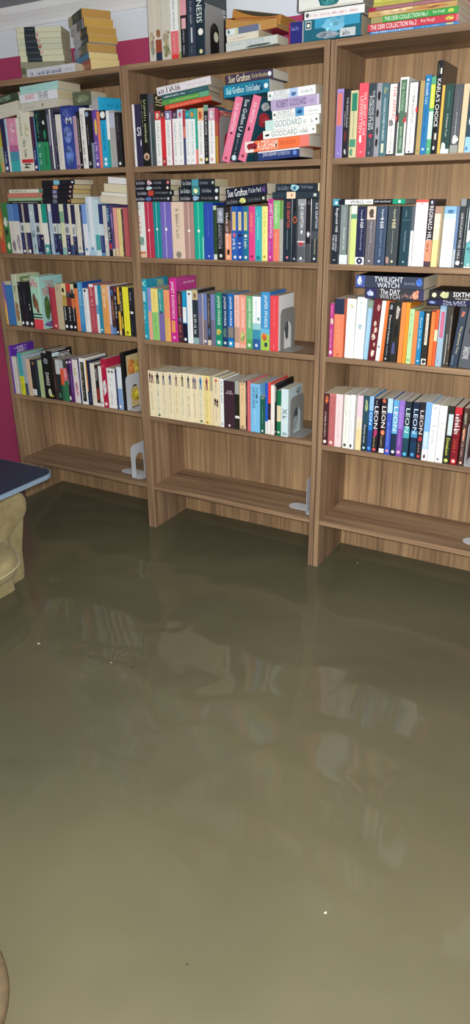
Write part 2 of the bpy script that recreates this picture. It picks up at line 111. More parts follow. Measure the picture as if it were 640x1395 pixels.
('p', -249.0, 6.7, 535.8, 0, 0.0, 0, 180.9, 17.2, 115.8, 'e8e6e2', '', '', 0, 'd:.9,.5,.3,909090', 'narrow white spine with grey foot, fourth shelf of left bookcase', 16),
('p', -231.5, 7.8, 535.8, 0, 0.0, 0, 214.7, 27.1, 140.0, 'b42444', 'b02848', '', 0, 'a:.4,.75,.1,.9,e0dce4;m:.05,.2,.2,.8,e06a84;d:.93,.5,.3,f0d0d8', 'crimson spine with white diagonal, fourth shelf of left bookcase', 16),
('p', -202.9, 8.5, 535.8, 0, 0.0, 0, 176.7, 44.1, 113.1, 'eceff0', '', '', 0, 'd:.08,.3,.15,8a8078;d:.08,.7,.15,8a8078;m:.25,.95,.3,.7,cfcfc8', 'wide white spine with two small faces, fourth shelf of left bookcase', 16),
('p', -156.6, 7.4, 535.8, 0, 0.0, 0, 176.4, 8.6, 112.9, '2a2a5c', '', '', 0, '', 'narrow navy spine, fourth shelf of left bookcase', 16),
('p', -146.7, 7.3, 535.8, 0, 0.0, 0, 187.6, 24.0, 120.1, 'dfe8f0', '', '', 0, 'b:.5,1,88a8d8;d:.93,.4,.25,f4f4f4', 'white spine with light blue foot, fourth shelf of left bookcase', 16),
('h', -120.6, 6.2, 535.8, 0, 0.0, 0, 249.2, 15.0, 140.0, '1c1c20', '1a1a1e', '', 0, 'Fr:.06,.5,.15,.97,c8b88c;Fa:.1,.46,.2,.6,d88a48;Fa:.1,.48,.5,.9,d8c058;Fr:.62,.98,.15,.97,c8b080;Fa:.65,.9,.3,.7,d8c040', 'tall black hardback with sunset cover, fourth shelf of left bookcase', 16),
('p', 17.7, 14.7, 1493.0, 0, 0.0, 0, 205.8, 35.9, 131.7, '322d4c', '', '', 0, 'r:0,1,.0,.3,e6e8ee;m:.4,.7,.08,.16,30304a;h:.36,.5,.5,1,f2f2f2,SI;a:.55,.68,.85,1,e8e8e8', 'dark purple book with white edge, top shelf of middle bookcase', 27),
('h', 58.0, 12.1, 1493.0, 0, 0.0, 0, 235.3, 34.8, 135.0, '1b1c1b', '', '', 0, 'm:.08,.45,.12,.26,9aa878;m:.08,.68,.4,.72,c8d0a0;d:.86,.5,.36,d0b89c;d:.87,.5,.22,8a5a4c', 'tall black spine with yellow-green title, top shelf of middle bookcase', 27),
('p', 92.8, 13.5, 1493.0, 0, 0.0, 0, 233.3, 23.7, 140.0, '4a5056', '403c28', '', 0, 'r:.25,1,.1,.3,8f9ca4;a:.1,.3,.4,.9,74505a;a:.5,.8,.3,.8,35504c;Ft:.03,.15,.08,.6,e8d8b0,Sh', 'glossy dark grey spine, top shelf of middle bookcase', 27),
('p', 117.5, 14.5, 1493.0, 0, 0.0, 0, 178.0, 24.2, 113.9, 'efefee', '', '', 0, 'b:0,.16,c8404a;a:.03,.14,.2,.8,f0d8c0;t:.22,.82,.35,.7,8fa4b4,LINDSEY DAVIS;d:.92,.5,.2,d0d0d0', 'white spine with red and white top, top shelf of middle bookcase', 27),
('p', 144.2, 12.4, 1493.0, 0, 0.0, 0, 178.0, 18.7, 113.9, 'd03038', '', '', 0, 'b:0,.12,3a2028;a:.03,.12,.2,.8,c8a080;m:.2,.7,.3,.6,e86060;b:.85,1,a02830;a:.88,.96,.3,.7,e0b0a0', 'red spine with dark figure on top, top shelf of middle bookcase', 27),
('p', 162.7, 14.2, 1493.0, 0, 0.0, 0, 176.0, 24.4, 112.6, 'efefee', '', '', 0, 'b:0,.16,7a7ea8;a:.03,.15,.2,.8,dfe4ee;t:.22,.82,.35,.7,8fa4b4,LINDSEY DAVIS;d:.92,.5,.2,d0d0d0', 'white spine with blue statue top, top shelf of middle bookcase', 27),
('p', 187.7, 14.8, 1493.0, 0, 0.0, 0, 175.1, 4.8, 112.1, 'a03070', '', '', 0, '', 'very thin magenta spine, top shelf of middle bookcase', 27),
('p', 194.2, 13.9, 1493.0, 0, 0.0, 0, 174.1, 20.9, 111.4, 'f0f0ef', '', '', 0, 'b:0,.14,3c3448;a:.02,.13,.2,.8,8a7a84;t:.22,.82,.35,.7,8fa4b4,LINDSEY DAVIS;d:.92,.5,.2,d0d0d0', 'white spine with dark bust on top, top shelf of middle bookcase', 27),
('p', 215.9, 14.4, 1493.0, 0, 0.0, 0, 177.4, 21.4, 113.5, 'f0f1f2', '', '', 0, 'b:0,.16,bcd0e4;a:.03,.15,.3,.8,d8505a;t:.22,.82,.35,.7,8fa4b4,LINDSEY DAVIS;d:.92,.5,.2,d0d0d0', 'white spine with light blue statue top, top shelf of middle bookcase', 27),
('p', 240.3, 12.3, 1493.0, 0, 0.0, 0, 173.8, 9.2, 111.2, 'b03440', '', '', 0, 'b:.3,.5,d87a6a;b:.5,1,3a4a74', 'thin red and blue spine, top shelf of middle bookcase', 27),
('p', 249.9, 13.3, 1493.0, 0, 0.0, 0, 173.0, 18.0, 110.7, 'eef2f2', '', '', 0, 'b:0,.16,2a8a9a;a:.03,.13,.2,.8,4ac0c0;t:.22,.82,.35,.7,8fb4bc,LINDSEY DAVIS;d:.92,.5,.2,d0d0d0', 'white spine with teal top, top shelf of middle bookcase', 27),
('p', 269.5, 12.4, 1493.0, 0, 0.0, 0, 176.1, 21.0, 112.7, 'eef1f2', '', '', 0, 'b:0,.18,2a9a98;a:.04,.17,.2,.8,e8943c;t:.22,.82,.35,.7,8fb0b8,LINDSEY DAVIS;d:.92,.5,.2,d0d0d0', 'white spine with orange figure on teal, top shelf of middle bookcase', 27),
('p', 290.1, 14.5, 1493.0, 0, 0.0, 0, 175.3, 9.6, 112.2, '2aa08c', '', '', 0, 'b:.72,1,e08078', 'thin teal spine with salmon foot, top shelf of middle bookcase', 27),
('p', 301.8, 12.9, 1493.0, 0, 0.0, 0, 176.2, 23.8, 112.8, 'f2f2f0', '', '', 0, 'b:0,.22,e8b078;a:.04,.2,.2,.8,b8503a;t:.25,.82,.35,.7,9aa4ac,LINDSEY DAVIS;d:.92,.5,.25,c8b060', 'white spine with orange masked top, top shelf of middle bookcase', 27),
('p', 327.0, 13.4, 1493.0, 0, 0.0, 0, 183.8, 18.1, 117.6, '28282c', '', '', 0, 'b:0,.1,7fa08c;t:.18,.5,.3,.7,d8d8dc,DAVIS;m:.55,.85,.35,.6,a8a8b0;d:.92,.5,.3,d8d890', 'black spine with pale green top, top shelf of middle bookcase', 27),
('p', 345.1, 15.0, 1493.0, 0, 0.0, 0, 173.6, 24.7, 111.1, 'f2f2f2', '', '', 0, 'b:0,.22,cfa0b4;a:.04,.2,.25,.8,efe6ea;t:.25,.82,.35,.7,9aa4ac,LINDSEY DAVIS;d:.92,.5,.25,d8b0b0', 'white spine with pink bust top, top shelf of middle bookcase', 27),
('p', 371.1, 14.6, 1493.0, 0, 0.0, 0, 172.3, 12.4, 125.0, 'b08a3c', 'a83444', '', 0, 'b:0,.25,a83850;b:.25,.5,b0583c;Ft:.04,.19,.12,.95,e8c0a0,DAVIS;Fr:0,.03,0,1,2a6a94', 'gold spine with red lettered cover, top shelf of middle bookcase', 27),
('p', 3.2, 14.9, 1171.0, 0, 0.0, 0, 201.3, 42.7, 128.9, 'dfe6e2', '', '', 0, 'm:.05,.18,.3,.7,8ab0b8;m:.25,.6,.3,.65,d04858;a:.6,.8,.2,.9,7fa098;b:.88,1,e0c0a0;m:.9,.97,.1,.9,c05040', 'white spine with red script and flowers, second shelf of middle bookcase', 20),
('p', 49.2, 13.4, 1171.0, 0, 0.0, 0, 200.9, 36.8, 128.6, 'b83450', '', '', 0, 'r:0,1,.42,.5,e0909c;d:.5,.45,.14,f4d8dc', 'crimson spine with pale line, second shelf of middle bookcase', 20),
('p', 88.1, 13.5, 1171.0, 0, 0.0, 0, 200.5, 32.8, 128.3, '1a8c90', '', '', 0, 'r:0,1,.45,.54,7fd0cc;d:.48,.5,.14,eaf6f6', 'dark teal spine with white spot, second shelf of middle bookcase', 20),
('p', 121.8, 14.2, 1171.0, 0, 0.0, 0, 200.0, 47.5, 128.0, '7468bc', '', '', 0, 'r:0,1,.42,.5,b8b0e4;d:.48,.5,.12,f2f0fa', 'lavender spine with white spot, second shelf of middle bookcase', 20),
('p', 172.3, 13.4, 1171.0, 0, 0.0, 0, 199.4, 55.8, 127.6, 'e2cab6', '', '', 0, '', 'wide beige spine, second shelf of middle bookcase', 20),
('p', 229.6, 12.9, 1171.0, 0, 0.0, 0, 198.9, 41.5, 127.3, 'b08c84', '', '', 0, 'r:0,1,.45,.55,d4bab2;d:.5,.5,.13,faf2ee', 'mauve-brown spine with white spot, second shelf of middle bookcase', 20),
('p', 273.3, 13.2, 1171.0, 0, 0.0, 0, 198.4, 40.3, 127.0, '12a790', '', '', 0, 'r:0,1,.45,.55,64d4bc;d:.5,.5,.13,eefaf6;r:.6,1,.9,1,b8d8e8', 'bright turquoise spine with white spot, second shelf of middle bookcase', 20),
('p', 317.0, 12.4, 1171.0, 0, 0.0, 0, 195.0, 38.4, 124.8, '2c4aac', '2438a0', '', 0, 'm:.05,.6,.45,.55,7c92d8;d:.94,.5,.1,b0c0f0', 'royal blue spine with faint title, second shelf of middle bookcase', 20),
('p', 356.7, 13.1, 1171.0, 0, 0.0, 0, 185.4, 13.7, 118.7, '2f4a30', '', '', 0, 'b:.9,1,d8dcd0;b:.0,.08,b8c8b0', 'thin dark green spine with two white ends, second shelf of middle bookcase', 20),
('p', 370.3, 15.0, 1171.0, 0, 0.0, 0, 182.8, 32.7, 117.0, '1d1d20', '', '', 0, 'r:.03,.31,.1,.9,8f94a4;a:.06,.22,.3,.7,c8ccdc;a:.2,.3,.2,.8,b4b8cc;t:.34,.8,.2,.5,b0b0b8,INSPECTOR;m:.34,.8,.55,.8,80848c;a:.88,.96,.3,.7,e8e8e8', 'black spine with portrait photograph, second shelf of middle bookcase', 20),
('p', 405.3, 14.9, 1171.0, 0, 0.0, 0, 180.1, 25.4, 115.2, 'ee9c74', '', '', 0, 'b:0,.25,2a2624;b:.25,.5,6a4a44;b:.5,.8,f0a07c;t:.1,.78,.15,.5,f0ece4,TRAIL OF BLOOD;a:.78,.92,.3,.8,3a2a2a;d:.94,.5,.25,f0c8a8', 'peach spine with black top, second shelf of middle bookcase', 20),
('p', 432.9, 13.9, 1171.0, 0, 0.0, 0, 182.3, 23.9, 116.7, '2c62b4', '', '', 0, 'r:.1,.44,.2,.75,e8c87c;m:.14,.4,.35,.6,a87a30;a:.48,.58,.2,.8,c86a8a;m:.6,.8,.2,.7,eef4fa;d:.94,.6,.22,fff', 'mid blue spine with yellow label, second shelf of middle bookcase', 20),
('p', 458.0, 13.5, 1171.0, 0, 0.0, 0, 182.1, 22.4, 116.5, '1a4ca8', '', '', 0, 'r:.1,.44,.2,.75,e0d098;m:.14,.4,.35,.6,8a8a60;a:.5,.56,.1,.9,203040;m:.6,.8,.2,.8,eef4fa;d:.94,.5,.22,fff', 'deep blue spine with cream label, second shelf of middle bookcase', 20),
('p', 481.8, 13.0, 1171.0, 0, 0.0, 0, 181.9, 22.2, 116.4, '1c7094', '', '', 0, 'r:.1,.44,.2,.75,d4c888;m:.14,.4,.35,.6,7a8a50;d:.54,.5,.25,f2e8dc;m:.6,.8,.2,.75,eef4fa;d:.94,.5,.22,fff', 'petrol blue spine with yellow label, second shelf of middle bookcase', 20),
('p', 506.0, 12.3, 1171.0, 0, 0.0, 0, 181.7, 24.5, 116.3, 'e0488a', '', '', 0, 'm:.1,.5,.3,.7,f4b060;d:.92,.5,.22,902850', 'hot pink spine with yellow lettering, second shelf of middle bookcase', 20),
('p', 531.2, 12.8, 1171.0, 0, 0.0, 0, 181.5, 25.4, 116.1, '36b0bc', '', '', 0, 'm:.08,.2,.2,.5,9ee4e0;t:.2,.6,.3,.65,a8e4dc,EVANOVICH;d:.94,.5,.3,1c7c88', 'aqua spine with pale lettering, second shelf of middle bookcase', 20),
('p', 557.5, 14.3, 1171.0, 0, 0.0, 0, 181.2, 22.2, 116.0, 'eee88c', '', '', 0, 'm:.1,.5,.35,.7,c8c060;m:.55,.8,.4,.6,c0b86c;d:.92,.5,.2,a09840', 'pale yellow spine, second shelf of middle bookcase', 20),
('p', 580.6, 14.6, 1171.0, 0, 0.0, 0, 204.5, 21.5, 130.9, 'c23a92', '', '', 0, 't:.07,.62,.2,.85,fbe9f4,JANET EVANOVICH;m:.66,.85,.3,.7,8f8ae4;d:.93,.5,.2,e8a0d0', 'tall magenta spine with white lettering, second shelf of middle bookcase', 20),
('p', 603.8, 13.1, 1171.0, 0, 0.0, 0, 199.5, 23.6, 127.7, '86c878', '', '', 0, 'm:.06,.4,.25,.75,d8eccc;b:.46,1,e87c68;m:.52,.8,.35,.65,f4b0a0', 'green spine with coral foot, second shelf of middle bookcase', 20),
('p', 627.8, 14.4, 1171.0, 0, 0.0, 0, 199.3, 13.0, 127.5, 'a8aaa6', '', '', 0, 'b:0,.3,6a9c4c', 'grey spine with green top, second shelf of middle bookcase', 20),  # separate thin block standing in for the green book's cover side
('p', 641.7, 14.3, 1171.0, 0, 0.0, 0, 203.6, 34.2, 130.3, '23303c', '', '', 0, 't:.05,.45,.4,.75,d8604c,SUE GRAFTON;r:.48,.8,.45,.5,8a98a4;d:.93,.5,.13,e88090', 'navy spine with red lettering, second shelf of middle bookcase', 20),
('p', 677.6, 14.1, 1171.0, 0, 0.0, 0, 203.3, 16.7, 130.1, '1b2430', '', '', 0, 'a:.1,.2,.2,.9,101418;h:.27,.38,.1,.95,e0622c,O;d:.95,.5,.2,c0c8d0', 'narrow black spine with orange numeral, second shelf of middle bookcase', 20),
('p', 696.5, 14.0, 1171.0, 0, 0.0, 0, 202.9, 30.1, 129.9, '6c7078', '', '', 0, 'b:0,.1,9a9ea4;t:.07,.45,.35,.75,f2f2f4,SUE GRAFTON;a:.47,.56,.4,.7,f0f0f0;a:.64,.74,.2,.8,c03840;r:.66,.68,0,1,e0e0e0;b:.75,.95,585c62;d:.94,.5,.16,fff', 'silver-grey spine with white lettering, second shelf of middle bookcase', 20),
('p', 727.5, 14.3, 1171.0, 0, 0.0, 0, 202.6, 20.3, 129.7, '232327', '', '', 0, 'a:.02,.1,.2,.9,50525a;a:.5,.6,.2,.8,c8ccd0;b:.7,1,4a4c50', 'glossy black spine, second shelf of middle bookcase', 20),
('p', 749.9, 13.1, 1171.0, 0, 0.0, 0, 202.3, 26.2, 129.5, '2c343e', '', '', 0, 't:.06,.45,.5,.85,d8dce4,SUE GRAFTON;b:.5,.62,484e58;m:.6,.88,.45,.65,d8d0a8;d:.94,.5,.14,fff', 'charcoal spine with silver lettering, second shelf of middle bookcase', 20),
('h', 10.6, 10.1, 853.3, 0, 0.0, 0, 237.0, 28.0, 150.0, '1f9cb4', '1a8fae', '', 0, 't:.03,.12,.2,.8,d8f4f4,V;r:.2,.37,.2,.75,a8d8e8;m:.42,.75,.3,.7,a8e4f0;d:.95,.5,.2,a0e0f0;Ft:.03,.15,.4,.8,d8dc5c,JANET', 'tall turquoise book with yellow cover letters, third shelf of middle bookcase', 23),
('p', 41.4, 8.8, 853.3, 0, 0.0, 0, 204.4, 15.9, 130.8, '8898d4', '', '', 0, 'b:.45,1,f0a890;m:.05,.4,.3,.7,c06aa8', 'lilac spine with peach foot, third shelf of middle bookcase', 23),
('p', 58.0, 9.5, 853.3, 0, 0.0, 0, 202.6, 32.7, 129.7, 'f0dc80', '', '', 0, 'b:.45,1,92cc78;m:.08,.4,.4,.6,c8b050;m:.5,.85,.4,.6,5f9a54', 'yellow spine with green foot, third shelf of middle bookcase', 23),
('p', 91.6, 10.3, 853.3, 0, 0.0, 0, 201.0, 25.5, 128.6, '3a9898', '', '', 0, 'b:.45,1,7c6cac;m:.06,.4,.3,.65,c0e4e0;a:.42,.47,.2,.8,28506a', 'teal spine with purple foot, third shelf of middle bookcase', 23),
('p', 119.8, 10.1, 853.3, 0, 0.0, 0, 199.4, 25.6, 127.6, 'f0a070', '', '', 0, 'b:.55,1,ecb868;m:.08,.45,.4,.6,d08050;m:.55,.9,.4,.6,6aa868', 'orange spine with green-lettered foot, third shelf of middle bookcase', 23),
('h', 148.7, 8.9, 853.3, 0, 0.0, 0, 244.9, 32.5, 150.0, 'cc2f8f', 'b8388c', '', 0, 't:.05,.62,.2,.75,fbe6f4,JANET EVANOVICH;r:.66,.85,.2,.7,e8a05c;d:.93,.5,.2,f0a8d4;Ft:.07,.1,.35,.9,f4d8ec,STEPHANIE PLUM;Fm:.17,.22,.4,.8,e8b0d8', 'tall magenta hardback with pink cover, third shelf of middle bookcase', 23),
('p', 183.1, 10.8, 853.3, 0, 0.0, 0, 196.5, 22.3, 125.8, '4a2838', '', '', 0, 't:.05,.5,.3,.7,f0946c,HARD EIGHT;a:.5,.6,.2,.8,687088;m:.62,.92,.25,.75,e07a54', 'dark maroon spine with orange lettering, third shelf of middle bookcase', 23),
('p', 207.8, 9.9, 853.3, 0, 0.0, 0, 197.6, 20.0, 126.5, '1496c8', '', '', 0, 'm:.05,.25,.4,.6,8cd4ec;h:.3,.6,.1,.9,f4f4f4,1;m:.3,.6,.2,.8,f4f4f4;b:.62,1,1d1c30;d:.93,.5,.3,fff', 'cyan spine with black foot, third shelf of middle bookcase', 23),
('p', 229.7, 9.7, 853.3, 0, 0.0, 0, 201.4, 23.3, 128.9, 'eef3f4', '', '', 0, 'm:.05,.9,.4,.55,a8b8bc;d:.06,.5,.2,404850', 'plain white spine with small grey title, third shelf of middle bookcase', 23),
('p', 255.9, 8.0, 853.3, 0, 0.0, 0, 205.5, 25.2, 131.5, '2a3440', '232428', '', 0, 'b:0,.18,c8b48c;a:.05,.15,.3,.7,6a5a44;m:.45,.82,.25,.7,e0e4e8;b:.88,1,8fb0b4', 'slate spine with tan top, third shelf of middle bookcase', 23),
('p', 281.1, 9.6, 853.3, 0, 0.0, 0, 192.7, 18.8, 123.3, '7478a4', '', '', 0, 'b:.4,1,80788e', 'slate-purple spine at left of three, third shelf of middle bookcase', 23),
('p', 301.5, 8.8, 853.3, 0, 0.0, 0, 193.8, 19.4, 124.0, '6c80b8', '', '', 0, 'r:0,1,.0,.16,e0cfa8;b:.5,1,746c80;d:.93,.5,.25,f0f0f0', 'slate-purple spine with cream stripe, third shelf of middle bookcase', 23),
('p', 321.9, 10.0, 853.3, 0, 0.0, 0, 194.5, 15.2, 124.5, '3c3840', '', '', 0, 'm:.1,.6,.3,.7,b8b0a0;a:.65,.85,.2,.8,4a6a9a;b:.9,1,d8ccb0', 'dark spine with pale scribbles, third shelf of middle bookcase', 23),
('p', 338.5, 9.4, 853.3, 0, 0.0, 0, 192.7, 17.8, 123.3, '7c84b8', '', '', 0, 'b:.5,1,75708c', 'slate-purple spine beside green one, third shelf of middle bookcase', 23),
('p', 358.7, 10.5, 853.3, 0, 0.0, 0, 199.1, 28.3, 127.4, '1f8a68', '', '', 0, 't:.05,.6,.25,.75,e8f4ee,JASPER FFORDE;a:.66,.8,.1,.9,c8b860;b:.88,1,1f9a7c;d:.93,.5,.25,d8f0e8', 'emerald spine with white and gold foot, third shelf of middle bookcase', 23),
('p', 389.7, 9.9, 853.3, 0, 0.0, 0, 197.7, 22.7, 126.5, '1f3c68', '', '', 0, 't:.05,.6,.25,.75,e4ecf4,JASPER FFORDE;a:.62,.85,.1,.9,50706c;d:.93,.5,.25,c8dce4', 'navy spine with grey-green foot, third shelf of middle bookcase', 23),
('p', 413.9, 10.4, 853.3, 0, 0.0, 0, 198.8, 23.9, 127.2, '1c6cb8', '', '', 0, 't:.05,.6,.25,.75,e8f2fa,JASPER FFORDE;b:.62,.82,8a8078;b:.88,1,2a98c8;d:.93,.5,.25,fff', 'strong blue spine with brown foot, third shelf of middle bookcase', 23),
('p', 440.9, 9.0, 853.3, 0, 0.0, 0, 194.9, 23.0, 124.7, 'ecc4b8', '', '', 0, 't:.05,.6,.25,.75,c87868,JASPER FFORDE;b:.6,.9,b89a84;r:0,1,0,.14,28304c', 'pale pink spine with worn lower half, third shelf of middle bookcase', 23),
('p', 465.1, 9.9, 853.3, 0, 0.0, 0, 196.0, 27.3, 125.4, 'ec9c88', '', '', 0, 't:.05,.6,.25,.75,faeae4,JASPER FFORDE;a:.65,.9,.1,.9,b8c078;b:.93,1,e8b0a0', 'salmon spine with green foot, third shelf of middle bookcase', 23),
('p', 494.0, 10.2, 853.3, 0, 0.0, 0, 194.7, 26.4, 124.6, '6cb47c', '', '', 0, 't:.05,.6,.25,.75,ecf6e8,JASPER FFORDE;b:.82,1,58a860;d:.93,.5,.25,d8f0d8', 'leaf green spine, third shelf of middle bookcase', 23),
('p', 521.3, 10.5, 853.3, 0, 0.0, 0, 193.5, 33.1, 123.8, 'eef4f6', '', '', 0, 'b:.5,.62,9ccfd8;b:.62,.8,3c90ac;b:.8,1,2c5c98;m:.05,.6,.4,.55,88b8c4;a:.38,.46,.6,.9,5ca8a8;d:.92,.5,.18,c8e0f0', 'white spine with deep blue foot, third shelf of middle bookcase', 23),
('p', 556.8, 9.1, 853.3, 0, 0.0, 0, 210.9, 36.4, 135.0, '3f94cc', '2c74c0', '', 0, 't:.05,.6,.3,.75,e6f2fa,JASPER FFORDE;b:.62,.72,6ab8d8;b:.72,1,a4c850;a:.68,.84,.1,.7,d86a38;a:.85,.95,.4,.8,2c3c54', 'tall sky blue spine with green foot, third shelf of middle bookcase', 23),
('p', 594.6, 10.5, 853.3, 0, 0.0, 0, 199.6, 34.7, 128.0, 'e44a54', 'eef0f1', '', 0, 'm:.05,.6,.45,.55,f4a8a8;m:.88,.96,.45,.55,f8d0d0;Fm:.05,.1,.5,.9,b8bcc0;Fa:.42,.85,.4,.7,50585c;Fa:.5,.65,.25,.55,6a7478', 'red spine with white cover, third shelf of middle bookcase', 23),
('p', 20.5, 8.6, 527.7, 0, 0.0, 0, 196.2, 32.1, 125.6, 'f0e4c0', '', '', 0, 'f:.03,.26,.05,.55,5a4a50;f:.06,.27,.4,.95,8a5a58;m:.3,.9,.35,.65,b8b094', 'first cream spine with two figures, fourth shelf of middle bookcase', 17),
('p', 54.6, 8.1, 527.7, 0, 0.0, 0, 196.5, 29.9, 125.8, 'f0e6c6', '', '', 0, 'f:.03,.27,.1,.9,2c3438;m:.3,.9,.35,.65,8fb0a0;d:.95,.5,.2,4a7a50', 'cream spine with dark running figure, fourth shelf of middle bookcase', 17),
('p', 85.4, 8.9, 527.7, 0, 0.0, 0, 196.3, 30.0, 125.6, 'f0e4c2', '', '', 0, 'f:.03,.28,.2,.7,5a5468;m:.3,.9,.35,.65,c8bcb0', 'cream spine with slim grey figure, fourth shelf of middle bookcase', 17),
('p', 117.0, 8.9, 527.7, 0, 0.0, 0, 199.4, 29.7, 127.6, 'f0e3c0', '', '', 0, 'f:.04,.27,.2,.8,48587a;m:.3,.9,.35,.65,c0a898', 'cream spine with blue-grey gunman, fourth shelf of middle bookcase', 17),
('p', 149.1, 7.6, 527.7, 0, 0.0, 0, 199.8, 29.8, 127.9, 'f0e2bc', '', '', 0, 'f:.04,.28,.2,.8,8a7468;m:.3,.9,.35,.65,d0a878', 'cream spine with tan figure, fourth shelf of middle bookcase', 17),
('p', 180.3, 7.6, 527.7, 0, 0.0, 0, 202.8, 28.0, 129.8, 'f2e6c4', '', '', 0, 'f:.04,.28,.2,.8,6a6a48;m:.3,.9,.35,.65,b4b490', 'cream spine with olive cowboy, fourth shelf of middle bookcase', 17),
('p', 210.5, 6.5, 527.7, 0, 0.0, 0, 203.0, 27.7, 129.9, 'f0e4c0', '', '', 0, 'f:.04,.3,.2,.8,4c505c;m:.33,.9,.35,.65,9a9c94', 'cream spine with tall grey figure, fourth shelf of middle bookcase', 17),
('p', 238.4, 8.5, 527.7, 0, 0.0, 0, 202.4, 27.5, 129.5, 'f0e2bc', '', '', 0, 'f:.04,.3,.1,.6,6a5c74;f:.06,.3,.4,.95,8a7a8a;m:.33,.9,.35,.65,a8a09a', 'cream spine with purple-grey pair, fourth shelf of middle bookcase', 17),
('p', 267.2, 8.8, 527.7, 0, 0.0, 0, 202.2, 28.0, 129.4, 'f0e4c0', '', '', 0, 'f:.04,.3,.2,.85,2c78b8;m:.33,.9,.35,.65,a0b8a8;d:.95,.5,.2,3c7a4c', 'cream spine with bright blue figure, fourth shelf of middle bookcase', 17),
('p', 297.2, 7.4, 527.7, 0, 0.0, 0, 202.6, 28.1, 129.6, 'f0dc90', '', '', 0, 'f:.04,.3,.2,.85,984868;m:.33,.85,.35,.65,b8b48c;d:.95,.5,.2,c0904c', 'cream spine with pink-shirted figure, fourth shelf of middle bookcase', 17),
('p', 326.0, 8.1, 527.7, 0, 0.0, 0, 204.6, 12.3, 130.9, 'e8d8ac', '', '', 0, 'b:.0,.3,b0a890', 'thin cream spine, fourth shelf of middle bookcase', 17),
('p', 340.0, 8.2, 527.7, 0, 0.0, 0, 201.0, 30.5, 128.6, 'ecdcb8', '', '', 0, 'a:.03,.1,.3,.7,d8503c;m:.1,.35,.35,.6,a08c78;f:.42,.58,.1,.55,20181c;f:.44,.6,.4,.9,302028;m:.6,.9,.4,.6,b8a480', 'cream spine with red mark and black silhouettes, fourth shelf of middle bookcase', 17),
('p', 373.0, 8.2, 527.7, 0, 0.0, 0, 197.8, 16.3, 126.6, 'eef4f2', '', '', 0, 't:.05,.5,.3,.75,2c5c7c,BLACK ALEX;a:.9,.97,.3,.7,808c90', 'white spine with dark blue capitals, fourth shelf of middle bookcase', 17),
('p', 391.4, 6.5, 527.7, 0, 0.0, 0, 193.0, 49.8, 123.5, '3e2834', '', '', 0, 'h:.2,.235,.3,.75,d0c4cc,THE;h:.24,.275,.2,.85,d0c4cc,HISTORIAN;d:.94,.5,.1,f0d8d8', 'wide dark maroon spine with small title, fourth shelf of middle bookcase', 17),
('p', 441.6, 8.3, 527.7, 0, 0.0, 0, 196.2, 19.0, 140.0, '24261e', '', '', 0, 'b:0,.27,a8aaa4;b:.72,.77,f0f0ee', 'black spine with grey top and white ring, fourth shelf of middle bookcase', 17),
('p', 462.7, 7.7, 527.7, 0, 0.0, 0, 199.0, 27.3, 150.0, 'e6c498', '', '', 0, 'r:0,.03,0,1,6a6050;r:.97,1,0,1,6a6050;m:.15,.45,.4,.6,8a7454;d:.05,.5,.3,c0a888;d:.94,.5,.3,b09878', 'tan spine with dark border, fourth shelf of middle bookcase', 17),
('p', 490.9, 8.0, 527.7, 0, 0.0, 0, 200.8, 5.6, 128.5, '222024', '', '', 0, '', 'thin black spine beside tan one, fourth shelf of middle bookcase', 17),
('p', 498.0, 7.3, 527.7, 0, 0.0, 0, 202.1, 13.0, 150.0, 'd86870', '', '', 0, 'm:.1,.8,.4,.6,e49a98', 'narrow rose-red spine, fourth shelf of middle bookcase', 17),
('p', 512.4, 7.9, 527.7, 0, 0.0, 0, 193.5, 41.4, 150.0, '7cc0ec', '', '', 0, 't:.06,.4,.55,.8,23404e,TOM A;t:.06,.5,.2,.48,23404e,UNFORTUNATE;m:.55,.85,.45,.55,e4f4fa', 'sky blue spine with black lettering, fourth shelf of middle bookcase', 17),
('p', 554.6, 8.3, 527.7, 0, 0.0, 0, 147.9, 21.9, 110.0, '1c5c4c', '', '', 0, 'h:.02,.07,.2,.8,c8d8c8,ON;m:.25,.75,.45,.55,b8d0c4;a:.9,.97,.3,.7,e8e8dc', 'short dark green spine, fourth shelf of middle bookcase', 17),
('p', 577.7, 7.9, 527.7, 0, 0.0, 0, 201.6, 10.7, 150.0, '2a5cc8', '', '', 0, 'b:.75,1,e8e8ec', 'thin royal blue spine, fourth shelf of middle bookcase', 17),
('p', 589.3, 8.2, 527.7, 0, 0.0, 0, 205.7, 11.3, 150.0, 'e8443c', 'dc4840', '', 0, 'b:.4,.72,332834;b:.72,1,f0ece8', 'red spine with dark centre, fourth shelf of middle bookcase', 17),
('p', 602.7, 6.1, 527.7, 0, 0.0, 0, 196.5, 15.7, 120.0, 'eeeae4', '', '', 0, 'm:.8,.95,.3,.6,b8a8b0', 'white narrow spine beside black one, fourth shelf of middle bookcase', 17),
('h', 619.3, 6.5, 527.7, 0, 0.0, 0, 203.4, 8.6, 150.0, '1d1d22', '1b1b20', '', 0, 'm:.05,.35,.2,.8,e8e8e8;d:.93,.5,.3,d8d8d8', 'tall black spine with white letters, fourth shelf of middle bookcase', 17),
('p', 628.5, 7.3, 527.7, 0, 0.0, 0, 179.2, 16.9, 120.0, '15704c', '', '', 0, 'b:.33,.68,e4d8b4;m:.36,.66,.4,.6,b8a878;d:.92,.5,.25,e8f0e4', 'dark green spine with cream band, fourth shelf of middle bookcase', 17),
('p', 646.2, 8.0, 527.7, 0, 0.0, 0, 187.4, 30.1, 125.0, 'cfe4ea', 'c4d4d8', '', 0, 'm:.3,.36,.2,.8,8aa0ac;h:.42,.52,.15,.9,32424a,X;m:.56,.62,.2,.8,56666e;a:.9,.98,.1,.9,98b0b8;Fa:.25,.98,.3,.72,4c5458;Fa:.02,.2,.5,.95,8c9ca0;Fa:.6,.95,.35,.7,a8b4b8', 'pale ice-blue spine with dark emblem, fourth shelf of middle bookcase', 17),
